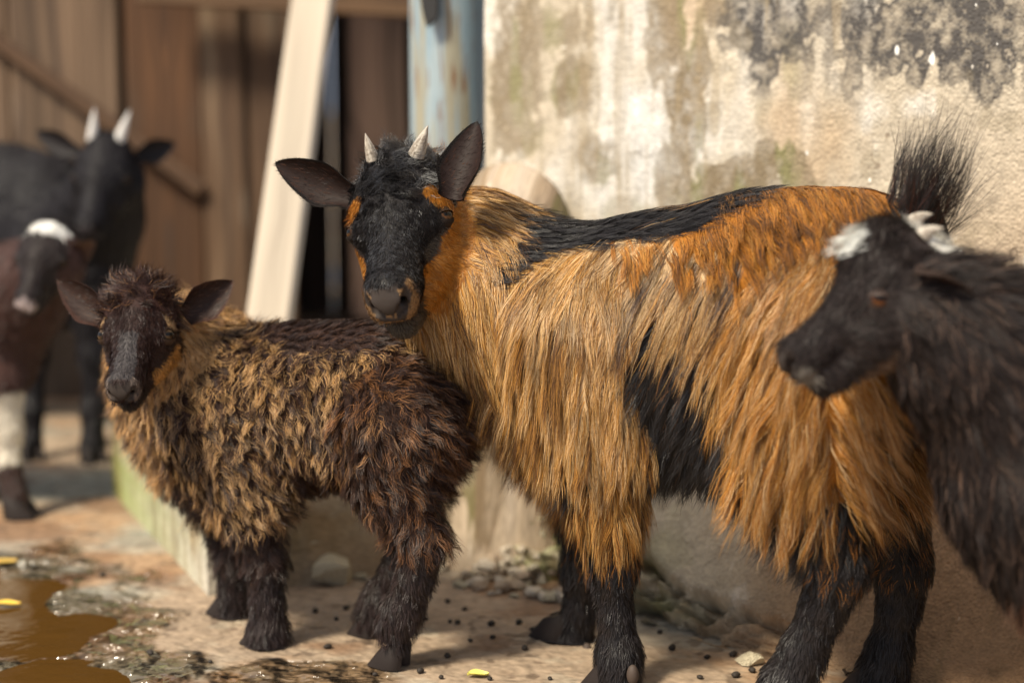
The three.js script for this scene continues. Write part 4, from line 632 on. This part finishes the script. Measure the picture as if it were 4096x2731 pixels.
    if (inPoly(saddle, x + 0.25 * nz + (lk - 0.5) * 0.01, y + 0.25 * nz)) { mix = [[0.2, KID.brown], [0.8, KID.dark]]; o.len = 0.014; o.lift = 0.2; o.comb = [-1, -0.2, 0]; o.lockJit = 0.25; }
    o.color = vary(pick(mix, R), lk, 0.35); o.skin = pick(mix, 0.4);
    return o;
  }, { gloss: 0.36 });
}

// ================================================================ the dark goat close on the right, seen from the side
{
  const o0 = at(4700, 1800, 1.45), g = new Goat('goat', 'blurred dark brown goat in profile at the right edge, white tuft on its forehead', o0, -4, 37), J = (x, y, w) => g.J(x, y, w);
  g.setHead(g.D(3660, 990, 1.42), [-0.785, -0.61, 0.10], [0.10, 0.10, 1], 0.146, 1.05);
  g.chain('neck', [[g.hp(0.16, -0.34, 0), 0.052], [J(3960, 1440), 0.062], [J(4240, 1800), 0.084]], 0.05);
  g.chain('trunk', [[J(4360, 1900), 0.104], [J(4750, 1860), 0.114], [J(5250, 1840), 0.112]], 0.05, 0.8);
  g.bone('trunk', J(4230, 1950), J(4300, 2200), 0.076, 0.062, 0.05);
  g.head({ bulge: 0.165, thick: 1.1 });
  for (const w of [0.05, -0.05]) {
    g.bone('shoulder', J(4400, 2000, w), J(4400, 2420, w), 0.062, 0.044, 0.04); g.leg('shank', [[J(4400, 2420, w), 0.038], [J(4400, 2780, w), 0.024], [J(4400, 3010, w), 0.018], [J(4395, 3120, w), 0.021]], 0.015);
    g.bone('thigh', J(5300, 1950, w), J(5180, 2380, w), 0.080, 0.055, 0.04); g.leg('shank', [[J(5180, 2380, w), 0.050], [J(5360, 2720, w), 0.028], [J(5320, 2980, w), 0.019], [J(5280, 3110, w), 0.021]], 0.015);
    for (const p of [J(4390, 3150, w), J(5270, 3150, w)]) g.hoof([p[0], 0.001, p[2]], 0.042, [1, 0, 0]);
  }
  g.chain('tail', [[J(5560, 1720), 0.024], [J(5640, 1620), 0.012]], 0.02);
  g.ear(g.D(3655, 1090, 1.375), g.D(3900, 1185, 1.365), g.cdir(-0.3, -0.75, 0.6), 0.046); g.ear(g.D(3660, 1010, 1.465), g.D(3860, 1010, 1.50), g.cdir(0.1, -0.5, -0.8), 0.046);
  for (const s of [-1, 1]) g.eye(s, { f: 0.40, u: -0.085, l: 0.196, r: 0.068, iris: [0.13, 0.045, 0.014], lid: 0.15, low: -0.5, tu: 0.15, tf: 0.15 });
  g.horn(g.D(3640, 905, 1.44), g.D(3735, 856, 1.45), 0.0068, vmul(g.H.U, 0.4), HORN_MAT); g.horn(g.D(3690, 945, 1.395), g.D(3778, 912, 1.39), 0.0062, vmul(g.H.U, 0.4), HORN_MAT);
  g.skin(0.0046);
  g.coat((p, n, t, lk, lk2, R) => {
    const DK = [0.019, 0.0135, 0.0125], [x, y, z] = p;
    if (t.startsWith('ear')) return earHair(g, p, t, [0.030, 0.018, 0.014], [0.04, 0.022, 0.016], [0.03, 0.02, 0.016], n);
    if (t === 'lid') return { density: 100000, len: 0.003, lift: 0.15, width: 0.0006, segs: 2, lock: 0.005, comb: g.H.F, color: [0.05, 0.033, 0.027], sag: 0, free: true };
    if (t === 'lid_low') return { density: 0, color: [0.05, 0.03, 0.022] };
    if (t === 'head') return faceHair(g, p, n, (o, f, u, l) => {
      o.color = vary(DK, lk, 0.4); o.density = 300000; o.width = 0.0007; o.len = 0.007;
      const white = hypot((f - 0.25) / 0.085, (u - 0.25) / 0.075) < 1 + 0.4 * fbm(f * 9, l * 9, 1, 2) + 0.7 * (R - 0.5) && l < 0.10 + 0.10 * (R - 0.5);
      if (white) { o.color = [0.70, 0.70, 0.66]; o.len = 0.018; o.lift = 0.5; o.segs = 3; }
      if (f < -0.03 && u > -0.16) { o.color = [0.62, 0.60, 0.55]; o.len = 0.012; }
      if (f > 0.90 && u < -0.13 && u > -0.25) o.color = vary([0.16, 0.14, 0.12], R, 0.4);
      if (u < -0.36 && f > 0.35 && f < 0.75) o.color = vary([0.12, 0.075, 0.05], R, 0.3);
      const tuft = sstep(0.2, 0.0, f) * sstep(-0.3, -0.1, u); if (tuft > 0.1 && !white) { o.len = 0.014; o.lift = 0.3; o.segs = 3; o.lockJit = 0.7; }
    }, R, lk);
    if (t === 'shank') return { len: 0.010, density: 120000, lift: 0.2, comb: [0, -1, 0], width: 0.0008, lock: 0.008, pull: 0.4, segs: 2, sag: 0, color: vary(BLACK, lk, 0.3) };
    const rust = sstep(g.J(3980, 1500)[0], g.J(4150, 1500)[0], x + 0.02 * fbm(x * 20, y * 20, z * 20, 2)), o = { len: 0.024, density: 170000, lift: 0.26, comb: [-0.55, -0.9, 0], width: 0.0007, lock: 0.013, pull: 0.6, segs: 3, jit: 0.18, lockJit: 0.45, sag: 0.04, puff: 0.004, wave: 0.3 };
    let mix = rust > 0.4 ? [[0.35, [0.10, 0.042, 0.024]], [0.15, [0.19, 0.10, 0.06]], [0.5, [0.035, 0.02, 0.016]]] : [[0.12, [0.09, 0.055, 0.04]], [0.88, DK]];
    if (lk2 > 0.75 && rust > 0.4) mix = [[0.5, [0.20, 0.12, 0.085]], [0.5, [0.05, 0.028, 0.02]]];
    if (t === 'neck' && y > g.J(3900, 1150)[1]) o.comb = [-1, 0.0, 0];
    o.color = vary(pick(mix, R), lk, 0.3); o.skin = o.color; return o;
  }, { gloss: 0.46, spec2: 0.35 });
}

// ================================================================ the black horned goat at the back on the left
{
  const o0 = ground(250, 1815), g = new Goat('goat', 'blurred black goat with white horns facing the viewer before the boards', o0, 235, 41), J = (x, y, w) => g.J(x, y, w), D = (x, y, d) => g.D(x, y, d);
  g.setHead(D(428, 555, 2.66), [-0.09, -0.85, 0.50], [0.99, -0.05, 0.12], 0.168, 1.0);
  g.chain('neck', [[g.hp(0.25, -0.3, 0), 0.052], [D(385, 880, 2.75), 0.062], [D(300, 1030, 2.80), 0.080]], 0.05);
  g.chain('trunk', [[D(270, 990, 2.83), 0.088], [D(40, 900, 3.00), 0.106], [D(-220, 880, 3.13), 0.106]], 0.06);
  g.bone('trunk', D(290, 1080, 2.79), D(270, 1150, 2.79), 0.070, 0.056, 0.05); g.bone('trunk', D(210, 740, 2.88), D(-200, 690, 3.10), 0.050, 0.050, 0.06);
  g.leg('leg', [[D(365, 1120, 2.76), 0.044], [D(372, 1420, 2.76), 0.021], [D(372, 1640, 2.76), 0.0155], [D(370, 1790, 2.755), 0.020]]); g.leg('leg', [[D(150, 1120, 2.80), 0.044], [D(130, 1420, 2.79), 0.021], [D(125, 1640, 2.78), 0.0155], [D(118, 1775, 2.775), 0.020]]);
  for (const [a, d] of [[-170, 3.10], [-300, 3.02]]) g.leg('leg', [[D(a, 1080, d), 0.066], [D(a - 60, 1330, d + 0.03), 0.030], [D(a - 20, 1500, d + 0.02), 0.020], [D(a, 1640, d), 0.022]]);
  g.chain('tail', [[D(-320, 780, 3.22), 0.022], [D(-360, 700, 3.26), 0.012]], 0.02);
  g.head();
  g.ear(D(318, 610, 2.69), D(142, 525, 2.71), g.cdir(0.1, -0.4, 1), 0.042); g.ear(D(548, 622, 2.68), D(700, 572, 2.70), g.cdir(-0.1, -0.4, 1), 0.042);
  for (const s of [-1, 1]) g.eye(s, { f: 0.385, u: -0.075, l: 0.215, r: 0.06, iris: [0.10, 0.05, 0.02], lid: 0.3, low: -0.5, tu: 0.5 });
  g.horn(D(368, 560, 2.655), D(376, 428, 2.64), 0.0085, [0, 0, 0], PALE_HORN_MAT); g.horn(D(474, 562, 2.65), D(518, 438, 2.64), 0.0085, [0, 0, 0], PALE_HORN_MAT);
  for (const p of [D(368, 1830, 2.755), D(116, 1815, 2.775), D(-170, 1680, 3.08), D(-300, 1690, 3.0)]) g.hoof([p[0], 0.001, p[2]], 0.046, [1, 0, 0]);
  g.skin(0.0078);
  g.coat((p, n, t, lk, lk2, R) => {
    if (t.startsWith('ear')) { const e = earHair(g, p, t, [0.012, 0.010, 0.011], [0.014, 0.011, 0.012], [0.012, 0.010, 0.011], n); e.density *= 0.4; return e; }
    if (t.startsWith('lid')) return { density: 0, color: [0.012, 0.010, 0.010] };
    const o = { len: 0.011, density: 70000, lift: 0.16, comb: [-0.5, -0.8, 0], width: 0.0012, lock: 0.012, pull: 0.4, segs: 2, jit: 0.2, lockJit: 0.3, sag: 0.02, puff: 0.001, color: vary([0.013, 0.011, 0.0125], lk, 0.3), skin: [0.012, 0.010, 0.0115] };
    if (t === 'head') { const [f, u, l] = g.hc(p); o.comb = g.H.F; o.len = 0.007; if (f > 0.95) { o.density = 0; o.skin = [0.035, 0.028, 0.030]; } }
    if (t === 'leg') o.comb = [0, -1, 0];
    return o;
  }, { gloss: 0.36, spec2: 0.55, backShare: 0.15 });
}

// ================================================================ the young brown and white goat at the left edge
{
  const o0 = ground(-60, 2050), g = new Goat('goat', 'blurred young goat at the left edge with a white crown stripe and white legs', o0, 190, 53), D = (x, y, d) => g.D(x, y, d);
  g.setHead(D(195, 905, 2.36), [-0.16, -0.84, 0.50], [0.96, -0.14, 0.22], 0.128, 1.08);
  g.chain('neck', [[g.hp(0.25, -0.3, 0), 0.046], [D(60, 1180, 2.44), 0.062], [D(-60, 1330, 2.46), 0.080]], 0.05);
  g.chain('trunk', [[D(-150, 1440, 2.46), 0.090], [D(-450, 1420, 2.48), 0.096], [D(-760, 1420, 2.50), 0.092]], 0.05);
  g.leg('leg', [[D(-20, 1560, 2.40), 0.040], [D(22, 1720, 2.395), 0.020], [D(32, 1860, 2.39), 0.0135], [D(62, 1990, 2.385), 0.018]]); g.leg('leg', [[D(-140, 1560, 2.48), 0.048], [D(-120, 1740, 2.48), 0.027], [D(-110, 1850, 2.48), 0.020], [D(-100, 1940, 2.48), 0.022]]);
  for (const [a, d, y] of [[-720, 2.43, 1990], [-800, 2.56, 1890]]) g.leg('leg', [[D(a, 1560, d), 0.060], [D(a - 70, 1740, d), 0.028], [D(a - 50, 1860, d), 0.020], [D(a - 40, y, d), 0.021]]);
  g.chain('tail', [[D(-980, 1340, 2.52), 0.022], [D(-1040, 1260, 2.53), 0.012]], 0.02);
  g.head();
  g.ear(D(268, 1015, 2.37), D(378, 968, 2.36), g.cdir(0.3, -0.6, 0.8), 0.040); g.ear(D(95, 985, 2.41), D(-40, 1020, 2.44), g.cdir(-0.2, -0.5, 1), 0.040);
  for (const s of [-1, 1]) g.eye(s, { f: 0.385, u: -0.075, l: 0.215, r: 0.066, iris: [0.10, 0.05, 0.02], lid: 0.3, low: -0.5, tu: 0.5 });
  for (const p of [D(66, 2045, 2.385), D(-98, 1965, 2.48), D(-760, 2010, 2.43), D(-840, 1910, 2.56)]) g.hoof([p[0], 0.001, p[2]], 0.046, [1, 0, 0]);
  g.skin(0.0078);
  const yw = D(20, 1560, 2.395)[1], yd = D(40, 1850, 2.39)[1];
  g.coat((p, n, t, lk, lk2, R) => {
    const y = p[1];
    if (t.startsWith('ear')) { const e = earHair(g, p, t, [0.025, 0.016, 0.014], [0.10, 0.055, 0.035], [0.13, 0.075, 0.045], n); e.density *= 0.4; return e; }
    if (t.startsWith('lid')) return { density: 0, color: [0.015, 0.011, 0.010] };
    const o = { len: 0.011, density: 70000, lift: 0.2, comb: [-0.5, -0.8, 0], width: 0.0012, lock: 0.012, pull: 0.4, segs: 2, jit: 0.2, lockJit: 0.3, sag: 0.02, puff: 0.001 };
    let c = [0.055, 0.026, 0.021];
    if (t === 'head') { const [f, u, l] = g.hc(p); o.comb = g.H.F; o.len = 0.007; c = [0.020, 0.014, 0.0135]; if (f < 0.15 && f > 0.0 && u > -0.22) { c = [0.72, 0.70, 0.66]; o.len = 0.012; } if (f > 0.93 && u > -0.16) c = [0.36, 0.29, 0.28]; if (f > 0.97) o.density = 0; }
    if (t === 'leg') { o.comb = [0, -1, 0]; if (y < yw) c = [0.60, 0.54, 0.44]; if (y < yd) c = [0.040, 0.022, 0.018]; }
    o.color = vary(c, lk, 0.25); o.skin = c; return o;
  }, { gloss: 0.5, backShare: 0.15 });
}
// ---------------------------------------------------------------- rubble, pellets, leaves
{
  const R = rng(77), mats = [[0.52, 0.44, 0.34], [0.44, 0.34, 0.24], [0.56, 0.48, 0.37], [0.36, 0.27, 0.19], [0.46, 0.40, 0.28]].map((c) => new THREE.MeshStandardMaterial({ color: new THREE.Color().setRGB(...c), roughness: 0.92, bumpMap: plasterBump, bumpScale: 0.004 }));
  const shapes = []; for (let k = 0; k < 9; k++) { const pts = []; for (let i = 0; i < 22; i++) { const a = R() * 2 * PI, b = Math.acos(R() * 2 - 1), r = 0.75 + 0.4 * R(); pts.push(new THREE.Vector3(sin(b) * cos(a) * r, cos(b) * 0.52 * r, sin(b) * sin(a) * r * 0.75)); } const gg = toCreasedNormals(new ConvexGeometry(pts), 0.5), p = gg.attributes.position, uv = []; for (let i = 0; i < p.count; i++) uv.push(p.getX(i) * 0.02 + k * 0.1, p.getZ(i) * 0.02 + p.getY(i) * 0.02); gg.setAttribute('uv', new THREE.BufferAttribute(new Float32Array(uv), 2)); gg.computeBoundingBox(); shapes.push(gg); }
  const put = (px, py, size, label, group, up = 0) => { const p = ground(px, py), k = floor(R() * 9), s = size * (0.8 + 0.4 * R()), m = mesh('rubble_stone', shapes[k], mats[floor(R() * 5)]); m.scale.set(s, s * (0.8 + 0.4 * R()), s); m.rotation.set((R() - 0.5) * 0.3, R() * 6.3, (R() - 0.5) * 0.3); m.position.set(p[0], -shapes[k].boundingBox.min.y * m.scale.y * 0.86 + up, p[2]); tag(m, label, 'stone', group); };
  for (let k = 0; k < 46; k++) put(lerp(1240, 1800, R()), lerp(2262, 2345, R() * R()), lerp(0.004, 0.015, R() * R()), 'small broken cement stone lying in the rubble behind the kid', 'rubble behind the kid');
  for (let k = 0; k < 90; k++) { const u = R(), near = R(); put(lerp(1820, 2330, u), lerp(2268, 2330, u) + 95 * near, lerp(0.006, 0.021, R() * R()), 'broken cement stone heaped at the wall foot between kid and tan goat', 'rubble at the wall foot', k % 3 ? 0 : 0.022 * (1 - near)); }
  for (let k = 0; k < 64; k++) { // stones bared where the foot has crumbled
    const u = R(), t = 0.15 + 0.8 * R(), w = 0.105 + 0.10 * sstep(-0.1, 0.5, 0.02 + u * 0.13), q = wallPoint(0.02 + u * 0.13, 0, w * (1 - pow(1 - t, 1.7))), kk = floor(R() * 9), z = lerp(0.006, 0.017, R() * R()), m = mesh('rubble_stone', shapes[kk], mats[floor(R() * 5)]);
    m.scale.set(z, z, z); m.rotation.set(R() * 3, R() * 6, R() * 3); m.position.set(q[0], max(0.004, 0.20 * pow(1 - t, 1.45) - 0.010), q[2]); tag(m, 'cement stone bared in the crumbled wall foot behind the tan goat\'s front legs', 'stone', 'stones bared in the wall foot');
  }
  put(1335, 2330, 0.030, 'large pale cement chunk lying just behind the kid\'s front legs'); put(2245, 2395, 0.019, 'pale rounded stone beside the long-haired goat\'s far front leg'); R(); R(); put(3010, 2655, 0.020, 'grey stone lodged at the wall foot beside the long-haired goat\'s hind leg'); put(1700, 2330, 0.022, 'flat cement chunk just behind the kid\'s hind legs');
}
{
  const R = rng(5), mat = new THREE.MeshStandardMaterial({ color: new THREE.Color().setRGB(0.022, 0.015, 0.010), roughness: 0.75 }), base = new THREE.SphereGeometry(1, 16, 12), p = base.attributes.position;
  for (let i = 0; i < p.count; i++) { const k = 1 + 0.14 * noise3(p.getX(i) * 2.2, p.getY(i) * 3, p.getZ(i) * 3); p.setXYZ(i, p.getX(i) * k, p.getY(i) * k * 0.85, p.getZ(i) * k * (1 - 0.18 * p.getX(i))); } base.computeVertexNormals();
  const spots = [[1310, 2595], [1555, 2630], [1605, 2645], [1790, 2630], [1680, 2690], [1765, 2715], [1500, 2700], [1345, 2480], [1430, 2430], [1470, 2420], [1385, 2440], [1830, 2495], [1790, 2410], [1860, 2440], [1965, 2500], [1970, 2555], [1800, 2490], [1930, 2360], [2150, 2520], [2075, 2495], [2130, 2520], [1960, 2720], [2170, 2490], [2640, 2535], [2830, 2632], [2935, 2625], [2800, 2715], [2945, 2710], [3010, 2690], [1880, 2570], [2100, 2600], [1700, 2480], [1260, 2450], [840, 2650], [600, 2620], [410, 2310], [1620, 2470], [2200, 2720], [2690, 2600]];
  for (const [x, y] of spots) { const q = ground(x, y), s = 0.0030 * (0.7 + 0.6 * R()), m = mesh('dung_pellet', base, mat); m.scale.set(s * (1.05 + 0.5 * R()), s * (0.85 + 0.2 * R()), s); m.rotation.y = R() * 6; m.position.set(q[0], groundHeight(q[0], q[2]) + s * 0.80, q[2]); tag(m, 'tiny round black dung pellet lying on the cement ground', 'pellet', 'dung pellets scattered on the ground'); }
}
function leaf(px, py, len, wid, turn, color, label) {
  const q = ground(px, py), pos = [], idx = [], NU = 14, NV = 6;
  for (const o of [0, 1]) for (let i = 0; i <= NU; i++) for (let j = 0; j <= NV; j++) { const u = i / NU, v = j / NV * 2 - 1, w = wid * pow(sin(PI * clamp(u, 0.01, 0.99)), 0.8) * 0.5; pos.push((u - 0.5) * len, 0.0015 + 0.0025 * v * v + 0.001 * sin(u * 5) - o * 0.0005, v * w); }
  const M = (NU + 1) * (NV + 1); for (let i = 0; i < NU; i++) for (let j = 0; j < NV; j++) { const a = i * (NV + 1) + j; idx.push(a, a + 1, a + NV + 1, a + 1, a + NV + 2, a + NV + 1, M + a, M + a + NV + 1, M + a + 1, M + a + 1, M + a + NV + 1, M + a + NV + 2); }
  const m = mesh('fallen_leaf', geometryOf(pos, idx), new THREE.MeshStandardMaterial({ color: new THREE.Color().setRGB(...color), roughness: 0.6, side: THREE.DoubleSide })); m.position.set(q[0], max(-0.002, groundHeight(q[0], q[2])) + 0.001, q[2]); m.rotation.y = turn; tag(m, label, 'leaf');
}
leaf(1912, 2706, 0.022, 0.016, 0.2, [0.72, 0.66, 0.16], 'pale yellow fallen leaf scrap on the ground in front of the kid and tan goat');
leaf(22, 2255, 0.030, 0.022, 0.7, [0.55, 0.36, 0.08], 'brownish yellow leaf lying at the far edge of the puddle');
leaf(28, 2418, 0.030, 0.016, 0.1, [0.70, 0.46, 0.06], 'yellow leaf lying in the puddle at the left edge');
leaf(3395, 2700, 0.020, 0.012, 1.1, [0.05, 0.035, 0.025], 'curled dark dead leaf between the long-haired goat\'s hind legs');
renderer.render(scene, camera);
